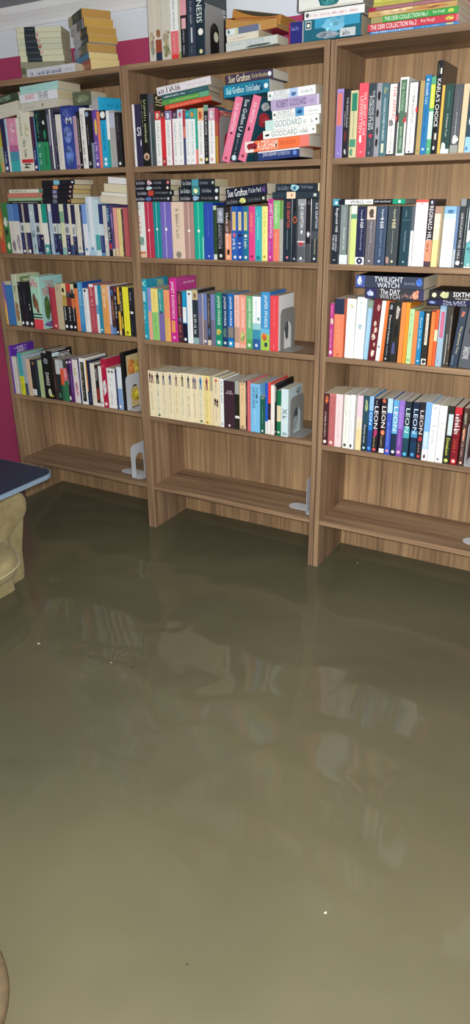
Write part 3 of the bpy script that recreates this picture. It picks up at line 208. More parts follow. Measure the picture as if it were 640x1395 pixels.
('p', 825.8, 10.7, 1493.1, 0, 0.0, 0, 194.9, 22.5, 124.8, '8f7fc4', '', '', 0, 'r:.06,.52,.1,.85,e08078;m:.1,.5,.35,.6,b07850;b:.0,.05,a090d0;d:.93,.5,.12,c0b4e4', 'lavender spine with salmon label, top shelf of right bookcase', 28),
('p', 849.2, 12.1, 1493.1, 0, 0.0, 0, 193.4, 20.8, 123.8, '222128', '', '', 0, 't:.12,.55,.5,.75,d8d8dc,THE SANTA KLAUS;m:.32,.54,.2,.38,c0c0c4;a:.58,.78,.2,.7,6a2c30;a:.86,.95,.3,.7,c8ccd4', 'black spine with white and maroon lettering, top shelf of right bookcase', 28),
('p', 872.0, 11.9, 1493.1, 0, 0.0, 0, 187.6, 24.6, 120.1, 'd4ccA0', '', '', 0, 'r:.04,.3,.2,.9,2a8468;r:.72,.84,.1,.9,4a9478;a:.85,.98,.1,.6,5a9478;r:.3,.7,.48,.55,6a8a6a', 'cream spine with green panels, top shelf of right bookcase', 28),
('p', 899.7, 10.1, 1493.1, 0, 0.0, 0, 204.8, 29.7, 131.1, 'ee5a6a', '', '', 0, 't:.12,.7,.55,.85,fbd8d8,THE LIBRARY OF THE;t:.17,.66,.15,.5,fbd8d8,UNWRITTEN;a:.68,.8,.2,.5,fff;m:.92,.96,.35,.65,fbd8d8', 'coral red spine with pale title, top shelf of right bookcase', 28),
('p', 930.3, 11.4, 1493.1, 0, 0.0, 0, 202.8, 24.5, 129.8, '3a4550', '', '', 0, 't:.1,.62,.55,.82,e4e8ec,THE ARCHIVE OF THE;t:.17,.62,.15,.48,e4e8ec,FORGOTTEN;a:.68,.74,.3,.8,d83848;m:.76,.86,.45,.55,b0b8c0;m:.93,.96,.3,.6,c8d0d8', 'dark slate spine with white title and red mark, top shelf of right bookcase', 28),
('p', 956.4, 10.7, 1493.1, 0, 0.0, 0, 201.1, 16.1, 128.7, '9a9ca4', '', '', 0, 'a:.08,.26,.2,.85,1c1e22;a:.34,.46,.1,.7,1c1e22;a:.58,.72,.3,.7,1c1e22;a:.74,.87,.2,.8,1c1e22', 'silver-grey spine with black birds, top shelf of right bookcase', 28),
('p', 973.6, 10.2, 1493.1, 0, 0.0, 0, 199.5, 21.7, 127.7, '4c7480', '', '', 0, 'a:.04,.16,.2,.8,8a9c84;t:.2,.78,.35,.65,dbe8ea,MOONFLOWER MURDERS;r:.82,.95,.3,.7,d8dcc0', 'grey-teal spine with pale title, top shelf of right bookcase', 28),
('p', 997.5, 10.4, 1493.1, 0, 0.0, 0, 197.4, 29.0, 126.3, '3c3d44', '', '', 0, 'r:.01,.97,.05,.8,f6f2ec;t:.04,.5,.4,.75,cc5048,THE APPEAL;m:.04,.5,.2,.32,d8a8a0;a:.48,.6,.1,.6,8a8488;a:.44,.52,.78,1,d8404c;t:.62,.92,.3,.6,8a8884,Janice Hallett;d:.94,.4,.08,202020', 'white panel spine with red title, top shelf of right bookcase', 28),
('p', 1028.6, 11.0, 1493.1, 0, 0.0, 0, 210.3, 26.3, 134.6, 'eef2ec', '', '', 0, 'r:.03,.97,.14,.82,50745f;t:.06,.42,.25,.6,a8ccac,THE TWYFORD;b:.44,.56,7a5c58;a:.5,.58,.6,1,e0404c;t:.62,.92,.3,.65,d0e4cc,Janice Hallett', 'white-framed green spine with red spot, top shelf of right bookcase', 28),
('p', 1058.7, 10.5, 1493.1, 0, 0.0, 0, 196.4, 30.1, 125.7, '32323a', '', '', 0, 'r:.01,.97,.05,.86,f4f2f0;m:.05,.3,.5,.62,707478;t:.18,.56,.35,.6,50545c,THE ALPERTON;a:.33,.43,.75,1,dc3c46;t:.6,.9,.3,.55,8a8888,Janice Hallett;d:.95,.4,.09,202020', 'white panel spine with thin black title, top shelf of right bookcase', 28),
('p', 1090.6, 10.6, 1493.1, 0, 0.0, 0, 196.5, 13.8, 125.7, 'b8a066', '', '', 0, 'm:.15,.8,.4,.6,a08850;d:.94,.5,.2,8a7444', 'muted gold spine, top shelf of right bookcase', 28),
('p', 1105.4, 10.1, 1493.1, 0, 0.0, 0, 210.1, 17.3, 134.4, '1c78b4', '', '', 0, 'm:.1,.37,.25,.7,e6f2f6;m:.42,.8,.35,.6,1c4c84;d:.93,.5,.2,d8ecf8;d:.06,.5,.2,b8e0f4', 'bright blue spine with white lettering, top shelf of right bookcase', 28),
('p', 1123.2, 11.4, 1493.1, 0, 0.0, 0, 205.2, 13.6, 131.3, '5cae84', '', '', 0, 'b:.1,.4,d6e048;m:.12,.38,.3,.7,f4f8c0;b:.44,.8,c8e4d8;m:.46,.78,.3,.7,fff;d:.93,.5,.2,d8f0e0', 'green spine with yellow and white blocks, top shelf of right bookcase', 28),
('h', 1137.7, 11.1, 1493.1, 0, 0.0, 0, 244.3, 17.1, 160.0, '17181c', '1a1b1e', '', 0, "a:.02,.17,.1,.5,384038;r:.08,.14,.6,.85,e8e8e0;t:.19,.7,.2,.85,f4f6f8,KARLA'S CHOICE;a:.75,.9,.2,.7,504844;r:.77,.84,.5,.8,e4e4d8;a:.9,.96,.3,.7,e8e8e8", 'tallest black spine with bold white capitals, top shelf of right bookcase', 28),
('p', 1156.4, 11.8, 1493.1, 0, 0.0, 0, 180.5, 9.0, 115.5, 'dcb850', '', '', 0, 'r:0,1,.0,.2,7a6a50', 'thin golden yellow spine, top shelf of right bookcase', 28),
('p', 1166.6, 11.8, 1493.1, 0, 0.0, 0, 182.8, 25.3, 117.0, '2c4a44', '', '', 0, 'r:.1,.35,.4,.6,3c6a60;t:.42,.75,.42,.62,c8d4cc,A Delicate Truth;a:.82,.99,.05,.6,eef4f4;b:.93,1,d8e8e4', 'dark green spine with white foot, top shelf of right bookcase', 28),
('p', 1194.3, 10.7, 1493.1, 0, 0.0, 0, 180.6, 24.5, 115.6, '50545a', '', '', 0, 'm:.1,.4,.4,.6,7a7e84;t:.4,.74,.42,.62,d4d6d8,An Unforgivable;a:.72,.88,.2,.9,d8d8d8;b:.88,1,9aa098', 'grey spine with misty white foot, top shelf of right bookcase', 28),
('p', 1220.1, 12.7, 1493.1, 0, 0.0, 0, 179.2, 16.9, 114.7, 'ddc8a4', '', '', 0, 'm:.3,.9,.45,.52,c8b088', 'plain cream spine, top shelf of right bookcase', 28),
('p', 1238.9, 10.0, 1493.1, 0, 0.0, 0, 173.5, 24.5, 111.0, '2c4854', '', '', 0, 'a:.45,.6,.2,.8,c0d0d8;b:.76,1,9ccbe8;a:.9,.97,.1,.4,4878a8', 'dark teal spine with pale blue foot, top shelf of right bookcase', 28),
('p', 825.5, 11.2, 1168.8, 0, 0.0, 0, 203.5, 26.6, 130.2, '1a2430', '', '', 0, 'b:0,.1,4a9cb8;d:.06,.5,.2,d0f0f4;t:.14,.5,.4,.8,f0f2f6,Reginald Hill;t:.54,.8,.5,.75,d8dce4,UNDER WORLD;t:.54,.78,.15,.4,d8dce4,THE MINE;m:.93,.96,.3,.8,b0b4bc', 'black spine with teal top and white title, second shelf of right bookcase', 21),
('p', 855.3, 10.8, 1168.8, 0, 0.0, 0, 185.3, 28.9, 118.6, '808c8c', '', '', 0, 'm:.06,.3,.4,.6,a8b4b4;t:.38,.75,.42,.65,d8e0e0,Recalled to Life;b:.84,1,dce8ec;r:0,.84,.86,1,3c444c', 'grey-green spine with white foot, second shelf of right bookcase', 21),
('p', 886.1, 11.2, 1168.8, 0, 0.0, 0, 180.7, 5.4, 115.7, 'a8a884', '', '', 0, '', 'very thin olive spine, second shelf of right bookcase', 21),
('p', 892.8, 10.3, 1168.8, 0, 0.0, 0, 182.8, 19.6, 117.0, 'd2e08c', '', '', 0, 'b:0,.14,e4f0dc;b:.14,.22,5f9c80;m:.3,.8,.45,.55,b8c474', 'lime-cream spine, second shelf of right bookcase', 21),
('p', 913.0, 12.5, 1168.8, 0, 0.0, 0, 180.4, 30.9, 115.4, '20244a', '', '', 0, 't:.06,.22,.4,.6,b8c0dc,Reginald;t:.22,.36,.4,.75,e8ecf8,Hill;t:.38,.75,.45,.65,b8c0dc,The Price of Ange;b:.87,1,e8f0f6;d:.935,.5,.34,20244a;d:.935,.5,.12,c8d4e8', 'navy spine with white oval at foot, second shelf of right bookcase', 21),
('p', 947.4, 11.1, 1168.8, 0, 0.0, 0, 180.1, 30.5, 115.3, '6e6a70', '', '', 0, 'r:.0,.22,0,1,e0d0c0;a:.03,.2,.2,.8,5a5048;t:.26,.62,.4,.65,b8b8c0,Reginald Hill;m:.65,.85,.4,.55,a0a0a8;d:.93,.5,.1,d8d8dc', 'brown-grey spine with pale face on top, second shelf of right bookcase', 21),
('p', 980.7, 10.1, 1168.8, 0, 0.0, 0, 179.8, 34.1, 115.1, '3a4c68', '', '', 0, "t:.05,.2,.45,.7,d8e4f4,Reginald;t:.2,.36,.4,.75,eef4fc,Hill;t:.4,.85,.45,.62,9cb4d0,Death's Jest;d:.93,.5,.1,d8ecf8", 'steel blue spine with white title, second shelf of right bookcase', 21),
('p', 1018.6, 11.8, 1168.8, 0, 0.0, 0, 179.5, 37.1, 114.9, '3c464c', '', '', 0, 't:.05,.2,.45,.68,d8d0a8,Reginald;t:.22,.36,.4,.75,f4e8b8,Hill;t:.4,.8,.45,.6,a8b0a0,Good Morning Midnight;a:.83,.99,.0,.35,c09890;d:.93,.6,.1,f4e8b0', 'dark grey-green spine with gold title, second shelf of right bookcase', 21),
('p', 1064.0, 10.3, 1168.8, 0, 0.0, 0, 179.1, 31.5, 114.6, '264450', '', '', 0, 'm:.06,.2,.4,.55,8aa8b4;t:.4,.75,.45,.6,a0b8c0,The Death of Dalziel;r:.22,.23,.1,.9,5a7c88;d:.93,.5,.1,88c0d0', 'deep teal-grey spine with faint title, second shelf of right bookcase', 21),
('p', 1096.0, 11.6, 1168.8, 0, 0.0, 0, 178.9, 9.8, 114.5, '56606c', '', '', 0, 'b:.4,1,dfe4e6', 'thin grey spine above white, second shelf of right bookcase', 21),
('p', 1106.9, 11.0, 1168.8, 0, 0.0, 0, 197.7, 39.2, 126.5, 'f6eef0', '', '', 0, 'b:0,.04,e8584c;d:.06,.5,.06,c07070;t:.12,.5,.35,.6,ead8dc,Reginald Hill;t:.55,.88,.3,.5,e8dcdc,The Stranger House', 'wide white spine with red top line, second shelf of right bookcase', 21),
('p', 1147.2, 11.7, 1168.8, 0, 0.0, 0, 199.4, 20.6, 127.6, '25222c', '', '', 0, 'b:.6,1,e09878;a:.02,.08,.3,.7,d8e0ec;t:.1,.62,.2,.8,f8f0f4,REGINALD HILL;m:.64,.8,.25,.65,6a3430;b:.92,1,50404c', 'black spine with orange foot and bold capitals, second shelf of right bookcase', 21),
('p', 1168.8, 12.9, 1168.8, 0, 0.0, 0, 178.3, 21.3, 114.1, 'f2e4c8', '', '', 0, 'b:0,.12,b08c78;b:.55,1,f2dc98;m:.35,.8,.45,.55,d8b890;r:0,1,.88,1,b09060', 'cream spine with brown top, second shelf of right bookcase', 21),
('p', 1198.2, 12.5, 1168.8, 0, 0.0, 0, 178.0, 36.8, 113.9, 'f4faf8', '', '', 0, 'b:0,.12,88b8dc;a:.05,.12,.2,.8,4a7cac;b:.12,.2,c4e0ee;b:.96,1,d4ecf0', 'wide white spine with blue sky top, second shelf of right bookcase', 21),
('p', 1236.6, 11.3, 1168.8, 0, 0.0, 0, 177.8, 7.9, 113.8, '6c88b0', '', '', 0, 'b:.7,1,b8c4d0', 'blue-grey narrow spine, second shelf of right bookcase', 21),
('p', 1245.6, 12.4, 1168.8, 0, 0.0, 0, 198.2, 17.0, 126.8, '2c3036', '', '', 0, 'b:0,.1,8a9094;t:.2,.88,.3,.7,d4d8dc,GROUCHY THE HILL;d:.93,.5,.4,dce0e4', 'black spine with white disc at foot, second shelf of right bookcase', 21),
('p', 1264.0, 11.9, 1168.8, 0, 0.0, 0, 196.0, 8.3, 125.4, '1c343c', '', '', 0, '', 'narrow dark teal spine, second shelf of right bookcase', 21),
('p', 1273.8, 11.1, 1168.8, 0, 0.0, 0, 197.7, 32.1, 126.5, 'e8f4f2', '', '', 0, 'r:.12,.45,.1,.25,30404a;a:.55,.8,.1,.9,5a9ca4;b:.62,.98,6aacac;b:0,.05,2c3a44;d:.95,.4,.1,e8f8f8', 'white-topped spine with teal lake, second shelf of right bookcase', 21),
('p', 831.2, 10.4, 853.6, 0, 0.0, 0, 185.1, 15.0, 118.5, 'b83c84', '', '', 0, 'a:.27,.4,.1,.95,d8ccb0;m:.05,.22,.3,.7,e8a0c8;m:.45,.85,.3,.7,e8b8d4;a:.88,.97,.1,.9,f0e4ec', 'magenta spine with cream emblem, third shelf of right bookcase', 24),
('p', 847.7, 11.8, 853.6, 0, 0.0, 0, 201.2, 36.2, 128.8, 'ee8462', '', '', 0, 'b:0,.26,25304a;m:.12,.18,.3,.8,a8b0bc;m:.2,.24,.2,.9,a8b0bc;m:.35,.9,.3,.7,f4a084;a:.93,.98,.4,.6,b04a38', 'salmon orange spine with navy top, third shelf of right bookcase', 24),
('p', 923.8, 11.7, 853.6, 0, 0.6, 0, 203.3, 32.3, 130.1, 'fbf9f4', '', '', 0, 'a:.08,.16,.3,.7,ecdcb0;m:.2,.85,.4,.55,f2e6ec;m:.94,.97,.3,.7,d0ccd0', 'white spine with faint gold emblem, third shelf of right bookcase', 24),
('p', 960.1, 12.9, 853.6, 0, 1.2, 0, 209.9, 34.7, 134.3, 'e8f4f6', '', '', 0, 'm:.03,.38,.3,.7,d4e8ec;a:.42,.52,.25,.7,a8bcc8;m:.6,.9,.45,.55,d8e8ec', 'icy white spine with grey emblem, third shelf of right bookcase', 24),
('p', 976.9, 12.9, 853.6, 0, 2.6, 0, 201.9, 15.3, 129.2, '9cc8e4', '', '', 0, 'b:0,.13,8a9c84;m:.15,.9,.3,.6,c8e0f0', 'thin light blue spine with olive top, third shelf of right bookcase', 24),
('p', 1005.3, 11.8, 853.6, 0, 3.2, 0, 208.2, 26.5, 133.3, '6a2430', '', '', 0, 'a:.08,.2,.5,.9,c8a098;a:.35,.45,.3,.7,e0c8b8;a:.45,.55,.4,.9,d8b8a8;a:.55,.68,.2,.7,e4ccb8;a:.7,.78,.5,.8,d0a898;a:.82,.95,.3,.8,e8d4c0', 'maroon spine with white blossom pattern, third shelf of right bookcase', 24),
('p', 1021.0, 11.1, 853.6, 0, 3.4, 0, 202.3, 14.0, 129.4, 'f8f6f2', '', '', 0, 'm:.1,.8,.4,.6,d08a78;d:.76,.5,.25,605048', 'white spine leaning on orange edge, third shelf of right bookcase', 24),
('p', 1032.7, 12.7, 853.6, 0, 3.2, 0, 202.7, 11.3, 129.7, 'ee7434', '', '', 0, 'm:.1,.9,.45,.55,f8b088', 'orange spine leaning on black one, third shelf of right bookcase', 24),
('p', 1054.7, 10.0, 853.6, 0, 2.6, 0, 196.5, 19.6, 125.8, '1e2226', '', '', 0, 'a:.02,.12,.2,.8,9aa0a4;t:.2,.7,.35,.65,e4e6e8,Diamond Candour;t:.72,.9,.35,.6,c4c6c8,Amy Bloom;a:.93,.97,.3,.6,e8e8e8', 'leaning black spine with white title, third shelf of right bookcase', 24),
('p', 1080.2, 10.3, 853.6, 0, 2.2, 0, 202.3, 24.7, 129.5, '26231f', '', '', 0, 'a:.05,.3,.3,.8,b8b0a8;a:.35,.6,.3,.8,0c0c0e;a:.65,.9,.2,.7,4a4e80', 'glossy black spine with dark picture, third shelf of right bookcase', 24),
('p', 1099.5, 11.7, 853.6, 0, 0.8, 0, 200.6, 15.1, 128.4, 'f08c4a', '', '', 0, 'm:.1,.9,.45,.6,d87438', 'first of two tall orange spines, third shelf of right bookcase', 24),
('p', 1113.9, 11.8, 853.6, 0, 0.6, 0, 201.3, 13.0, 128.8, 'f09a34', '', '', 0, 'm:.1,.9,.45,.6,d88424', 'second tall orange spine, yellower, third shelf of right bookcase', 24),
('p', 1131.2, 10.4, 853.6, 0, 0.3, 0, 181.1, 15.5, 115.9, 'b8e0a4', '', '', 0, 't:.08,.6,.35,.6,4c8a5c,Murder at the Manor;d:.93,.5,.2,688a68', 'pale mint spine with green title, third shelf of right bookcase', 24),
('p', 1147.0, 11.9, 853.6, 0, 0.2, 0, 174.7, 14.9, 111.8, 'e8864c', '', '', 0, 'm:.1,.9,.45,.6,b8603c', 'brownish orange spine, third shelf of right bookcase', 24),
('p', 1147.8, 12.7, 853.6, 0, 0.0, 0, 175.5, 15.3, 112.3, '2484b8', '', '', 0, 't:.12,.7,.35,.65,dceef6,Paris for Ruth;d:.93,.5,.2,d0e8f4', 'azure spine with white title, third shelf of right bookcase', 24),
('p', 1166.0, 11.1, 853.6, 0, 0.0, 0, 176.9, 19.7, 113.2, '26241f', '', '', 0, 'r:.04,.62,.35,.8,dcd4c4;m:.08,.58,.45,.7,5a544c;r:.88,.99,.1,.9,e4e0d8;a:.89,.98,.2,.8,30302c', 'black spine with cream strip and white foot, third shelf of right bookcase', 24),
('p', 1189.0, 11.3, 853.6, 0, 0.0, 0, 182.6, 13.5, 116.9, 'e87a34', '', '', 0, 'm:.12,.9,.4,.6,f4b484;b:0,.04,803820', 'orange spine with dark top edge, third shelf of right bookcase', 24),
('p', 1203.6, 10.7, 853.6, 0, 0.0, 0, 183.4, 10.5, 117.4, 'e46438', '', '', 0, 'b:.35,.55,e4d8b4', 'vermilion spine with cream patch, third shelf of right bookcase', 24),
('p', 1215.5, 10.9, 853.6, 0, 0.0, 0, 198.2, 19.8, 126.8, '9cb8cc', '', '', 0, 'r:.1,.52,.25,.85,c46488;m:.15,.48,.45,.6,e8a8bc;b:0,.06,88acc8;m:.88,.96,.3,.6,5878a8', 'pale blue spine with pink block, third shelf of right bookcase', 24),
('p', 1250.3, 12.9, 853.6, 0, 0.5, 0, 194.4, 12.3, 124.4, '3c3a38', '', '', 0, 'r:.45,.95,.5,.65,c8c8c4', 'shiny charcoal spine with white flash, third shelf of right bookcase', 24),  # pale strip is a reflection put into the spine colour
('p', 1251.2, 11.1, 853.6, 0, 0.0, 0, 192.9, 7.4, 123.4, '4a4038', '', '', 0, '', 'dull brown spine beside gold-lettered one, third shelf of right bookcase', 24),
('p', 1286.6, 12.9, 853.6, 0, 5.0, 0, 193.1, 24.2, 123.6, '2c3c50', '', '', 0, 't:.3,.76,.4,.75,dcd0a0,The Janissary Tree;a:.05,.15,.3,.7,c06a50;m:.8,.95,.2,.4,a0b0bc', 'leaning navy spine with gold lettering, third shelf of right bookcase', 24),
('p', 1345.7, 12.7, 853.6, 0, 4.6, 0, 197.6, 55.0, 126.5, '50565e', '', '', 0, 't:.65,.85,.15,.5,dcdcdc,SHADOWS;a:.1,.5,.2,.9,3c4248', 'wide leaning grey spine with white lettering, third shelf of right bookcase', 24),
('p', 821.7, 5.8, 520.3, 0, 0.0, 0, 197.9, 21.2, 126.7, '4a2a2e', '', '', 0, 'a:.02,.2,.3,.9,c86a44;m:.35,.85,.35,.65,e4d0cc;d:.93,.5,.3,f4e8e4', 'dark red-brown spine at row start, fourth shelf of right bookcase', 18),
('p', 844.9, 4.8, 520.3, 0, 0.0, 0, 201.0, 25.2, 128.6, 'b86468', '', '', 0, 'm:.05,.3,.3,.7,c88080;m:.4,.85,.4,.6,d89894;b:.0,.05,c47a74;d:.93,.5,.25,f8d8d0', 'dusty red spine with pale dot, fourth shelf of right bookcase', 18),
('p', 870.2, 6.9, 520.3, 0, 0.0, 0, 200.7, 26.2, 128.5, 'f0d8dc', '', '', 0, 'm:.3,.85,.4,.6,b89ca4;m:.05,.25,.4,.6,e0b0bc', 'pinkish white spine, fourth shelf of right bookcase', 18),
('p', 903.2, 5.5, 520.3, 0, 0.0, 0, 201.9, 22.9, 129.2, 'eef2e8', '', '', 0, 'm:.05,.4,.3,.6,c4d4bc;m:.45,.8,.4,.6,a8b4b4;d:.94,.4,.25,404c50', 'white spine with pale green top, fourth shelf of right bookcase', 18),
('p', 927.2, 5.2, 520.3, 0, 0.0, 0, 204.5, 18.7, 130.9, 'eef4f6', '', '', 0, 'm:.1,.85,.35,.6,b0c0c8;a:.9,.98,.2,.7,30383c', 'white spine with tiny black foot mark, fourth shelf of right bookcase', 18),
('p', 947.0, 5.0, 520.3, 0, 0.0, 0, 200.7, 5.9, 128.5, 'b0aca8', '', '', 0, '', 'thin grey spine between white ones, fourth shelf of right bookcase', 18),
('p', 953.2, 7.0, 520.3, 0, 0.0, 0, 204.5, 20.8, 130.9, 'f4d0dc', '', '', 0, 'b:.4,.6,f4e4d0;b:.6,1,f0dca8;m:.45,.85,.4,.6,c4ac84', 'pink and cream spine, fourth shelf of right bookcase', 18),
('p', 976.1, 5.5, 520.3, 0, 0.0, 0, 207.6, 21.8, 132.8, '2a4c5c', '', '', 0, 'a:.05,.3,.3,.8,a4b880;b:.5,1,1c3440;t:.52,.85,.35,.65,e0ecf0,Donna Leon;d:.94,.5,.22,c0dce4', 'dark blue-green spine with white title, fourth shelf of right bookcase', 18),
('p', 999.1, 4.9, 520.3, 0, 0.0, 0, 207.3, 15.4, 132.7, '2c80d0', '', '', 0, 'b:0,.25,98c4ec;t:.28,.5,.2,.8,f0f8fc,ON;b:.6,1,244c94;d:.93,.5,.35,50a8f4', 'vivid blue spine with white letters, fourth shelf of right bookcase', 18),
('p', 1015.8, 5.4, 520.3, 0, 0.0, 0, 201.5, 20.9, 129.0, '292430', '', '', 0, 'm:.04,.12,.4,.6,d8d8d8;t:.14,.55,.2,.85,f0f0f4,LEON;a:.55,.7,.2,.9,b83c70;m:.7,.9,.3,.6,c8b070;d:.94,.5,.3,d85860', 'black spine with magenta glow, fourth shelf of right bookcase', 18),
('p', 1043.1, 4.4, 520.3, 0, 0.0, 0, 205.0, 21.8, 131.2, '2a2028', '', '', 0, 'a:0,.08,.2,.8,e07050;t:.14,.52,.2,.85,f4f0f0,LEON;a:.55,.66,.2,.9,e8885c;m:.68,.86,.3,.6,c8b890;r:.9,.98,.1,.95,f2f2f2', 'black spine with orange glow and white foot, fourth shelf of right bookcase', 18),
('p', 1065.9, 5.9, 520.3, 0, 0.0, 0, 207.1, 18.4, 132.6, '3c58c0', '', '', 0, 'b:0,.25,b8dcf4;m:.4,.85,.35,.6,a8b8f0;d:.93,.5,.28,f0a0a8', 'periwinkle blue spine, fourth shelf of right bookcase', 18),
('p', 1087.1, 5.3, 520.3, 0, 0.0, 0, 204.6, 19.8, 130.9, '64acdc', '', '', 0, 't:.12,.55,.2,.85,f4fafc,LEON;b:.6,.9,24344c;b:.9,1,182030;d:.93,.5,.3,e8f0f4', 'cyan-blue spine with large white letters, fourth shelf of right bookcase', 18),
('p', 1108.0, 4.9, 520.3, 0, 0.0, 0, 204.5, 19.7, 130.9, '9470cc', '', '', 0, 'm:.08,.5,.3,.7,b89ce0;b:.5,1,7c48a4;m:.52,.8,.4,.6,d8bcf0;d:.92,.5,.3,f4b8d0', 'violet spine, fourth shelf of right bookcase', 18),
('p', 1129.3, 6.3, 520.3, 0, 0.0, 0, 204.2, 21.7, 130.7, '22303c', '', '', 0, 't:.12,.55,.2,.85,d4f0f0,LEON;b:.45,.65,48a4b0;b:.65,1,1c4458;d:.94,.5,.3,58b8e4', 'black spine with turquoise glow, fourth shelf of right bookcase', 18),
('p', 1156.7, 6.5, 520.3, 0, 0.0, 0, 205.0, 22.5, 131.2, '222c48', '', '', 0, 't:.12,.55,.2,.85,c8e0f4,LEON;b:.5,.62,4890c4;b:.7,1,1c3c5c;d:.93,.5,.28,58a0d8', 'navy and blue spine with pale letters, fourth shelf of right bookcase', 18),
('p', 1181.4, 4.0, 520.3, 0, 0.0, 0, 208.2, 18.1, 133.3, '26212a', '', '', 0, 't:.14,.55,.2,.85,ecdcdc,LEON;a:.58,.68,.2,.9,c83040;m:.7,.88,.3,.6,b89484;d:.94,.5,.3,d84848', 'black spine with red writing, fourth shelf of right bookcase', 18),
('p', 1201.1, 5.6, 520.3, 0, 0.0, 0, 210.3, 20.1, 134.6, '78b0ec', '', '', 0, 'b:.5,.8,b4d4f0;b:.8,1,f0e8ec;t:.5,.75,.3,.7,f0f6fc,leon;a:.88,.97,.3,.7,302838', 'light blue spine fading to white, fourth shelf of right bookcase', 18),
('p', 1222.3, 4.8, 520.3, 0, 0.0, 0, 205.7, 25.6, 131.7, 'f6f6f2', '', '', 0, 't:.1,.35,.4,.6,c8ccd4,Donna;t:.36,.68,.3,.75,a8b0c0,Leon;m:.7,.9,.4,.6,d8d8d8;d:.06,.5,.12,9ca0a8', 'white spine with silver name, fourth shelf of right bookcase', 18),
('p', 1249.3, 6.8, 520.3, 0, 0.0, 0, 203.4, 24.9, 130.2, 'faf8f6', '', '', 0, 't:.08,.3,.4,.6,d0d0d4,Donna;t:.3,.6,.3,.75,b4b8c0,Leon;m:.62,.85,.4,.6,e0dcdc;d:.94,.4,.2,8a8c94', 'white spine with large pale name, fourth shelf of right bookcase', 18),
('p', 1276.2, 6.3, 520.3, 0, 0.0, 0, 206.7, 22.6, 132.3, '23261f', '', '', 0, 'r:.14,.5,.25,.95,c8d8dc;t:.55,.85,.3,.75,d8e060,DonnaLeon;d:.94,.5,.3,c8d468', 'black spine with white block and yellow name, fourth shelf of right bookcase', 18),
('p', 1301.2, 4.7, 520.3, 0, 0.0, 0, 205.2, 23.9, 131.3, '7a1e28', '', '', 0, 'b:0,.12,c8303c;m:.12,.48,.15,.85,f4ecec;m:.55,.8,.25,.7,c0543c;d:.93,.5,.35,e84c50;d:.93,.5,.2,fff', 'dark red spine with bold white letters, fourth shelf of right bookcase', 18),
('p', 1330.9, 4.8, 520.3, 0, 0.0, 0, 205.7, 14.6, 131.7, '4c3430', '', '', 0, 'a:.05,.3,.2,.8,8a9080;a:.3,.6,.2,.8,c08a70;m:.6,.85,.3,.7,d8b8a8;d:.94,.5,.3,f4b8a8', 'brown spine with pale blotches, fourth shelf of right bookcase', 18),
('p', 108.9, 16.5, 1822.2, 0, 0.0, 0, 235.0, 26.3, 150.4, 'cfc9bc', '', '', 0, 'a:.6,.9,.1,.9,b0a088;a:.75,.95,.3,.8,8c9088', 'cream floral spine next to the wall, top of the middle bookcase', 25),
('p', 134.4, 19.0, 1822.2, 0, 0.0, 0, 235.0, 25.4, 150.4, 'd0cabd', '', '', 0, 'a:.58,.7,.1,.9,a0704c;b:.72,.88,944a34;b:.88,1,27344c', 'cream spine with brown-red panel and navy foot, top of the middle bookcase', 25),
('p', 162.4, 16.9, 1822.2, 0, 0.0, 0, 235.0, 36.9, 150.4, 'cfccc0', '', '', 0, 'a:.6,.8,.1,.9,a89c84;a:.75,.97,.1,.9,a4a078;a:.8,.92,.4,.8,7c8458', 'wide floral spine with green foot, top of the middle bookcase', 25),
('p', 200.9, 17.8, 1822.2, 0, 0.0, 0, 220.0, 30.3, 140.8, 'eceff0', '', '', 0, 't:.1,.6,.35,.6,50545c,BURNING WORLDS;b:.62,.93,e07078;m:.66,.9,.35,.6,f0c8c8;b:.93,1,d8403c', 'white spine with black title and red foot, top of the middle bookcase', 25),
('p', 233.0, 17.4, 1822.2, 0, 0.0, 0, 215.0, 7.5, 137.6, 'c8c4b0', '', '', 0, 'b:.9,1,80a040', 'thin cream spine on bookcase top, top of the middle bookcase', 25),
('p', 241.2, 17.9, 1822.2, 0, 0.0, 0, 215.0, 24.4, 137.6, '20222c', '', '', 0, 'b:0,.42,e0a0ac;b:.42,.46,28222c;r:.46,.6,.2,.9,e4b0b4;m:.62,.95,.35,.65,b8b8c4', 'black spine with pink block, top of the middle bookcase', 25),
('p', 269.1, 17.8, 1822.2, 0, 0.0, 0, 215.0, 30.7, 137.6, '323c4e', '', '', 0, 'm:.1,.55,.4,.65,a8b4c0;r:.6,.8,.45,.65,c4ccd4;m:.85,.95,.4,.6,8a98a4', 'dark slate spine on bookcase top, top of the middle bookcase', 25),
('h', 303.5, 18.2, 1822.2, 0, 0.0, 0, 215.0, 32.7, 150.0, '1e2f3c', '1c2220', '', 0, 't:.1,.55,.1,.75,e4f0f0,GENESIS;d:.67,.55,.3,f0f4e8;m:.76,.8,.1,.9,9aacb4;d:.93,.55,.2,dcd8a0;Fm:.2,.26,.2,.9,d4d8dc;Ft:.3,.42,.05,.95,dcdce0,DEATH;Fd:.7,.5,.1,e0e4c8', 'blue-black spine with large white letters and oval, top of the middle bookcase', 25),
('p', 428.0, 10.0, 1493.0, 0, 17.0, 0, 204.0, 29.9, 110.0, 'e87c9c', '', '', 0, 't:.1,.52,.3,.7,fbe0e6,SUE GRAFTON;d:.55,.5,.14,502030;m:.62,.85,.4,.55,f4b0c0;d:.94,.5,.16,803848', 'pink leaning spine left of navy one, top shelf of middle bookcase', 27),
('p', 460.6, 10.0, 1493.0, 0, 16.5, 0, 201.4, 29.6, 110.0, '1c2c3c', '', '', 0, 't:.04,.42,.35,.85,e0e8ee,Sue Grafton;t:.45,.62,.3,.8,e0e8ee,U is;m:.63,.88,.4,.6,a8b4bc;d:.94,.5,.3,c8e0ec;Fa:.1,.3,.1,.3,e8e8e8', 'navy leaning spine with white script, top shelf of middle bookcase', 27),
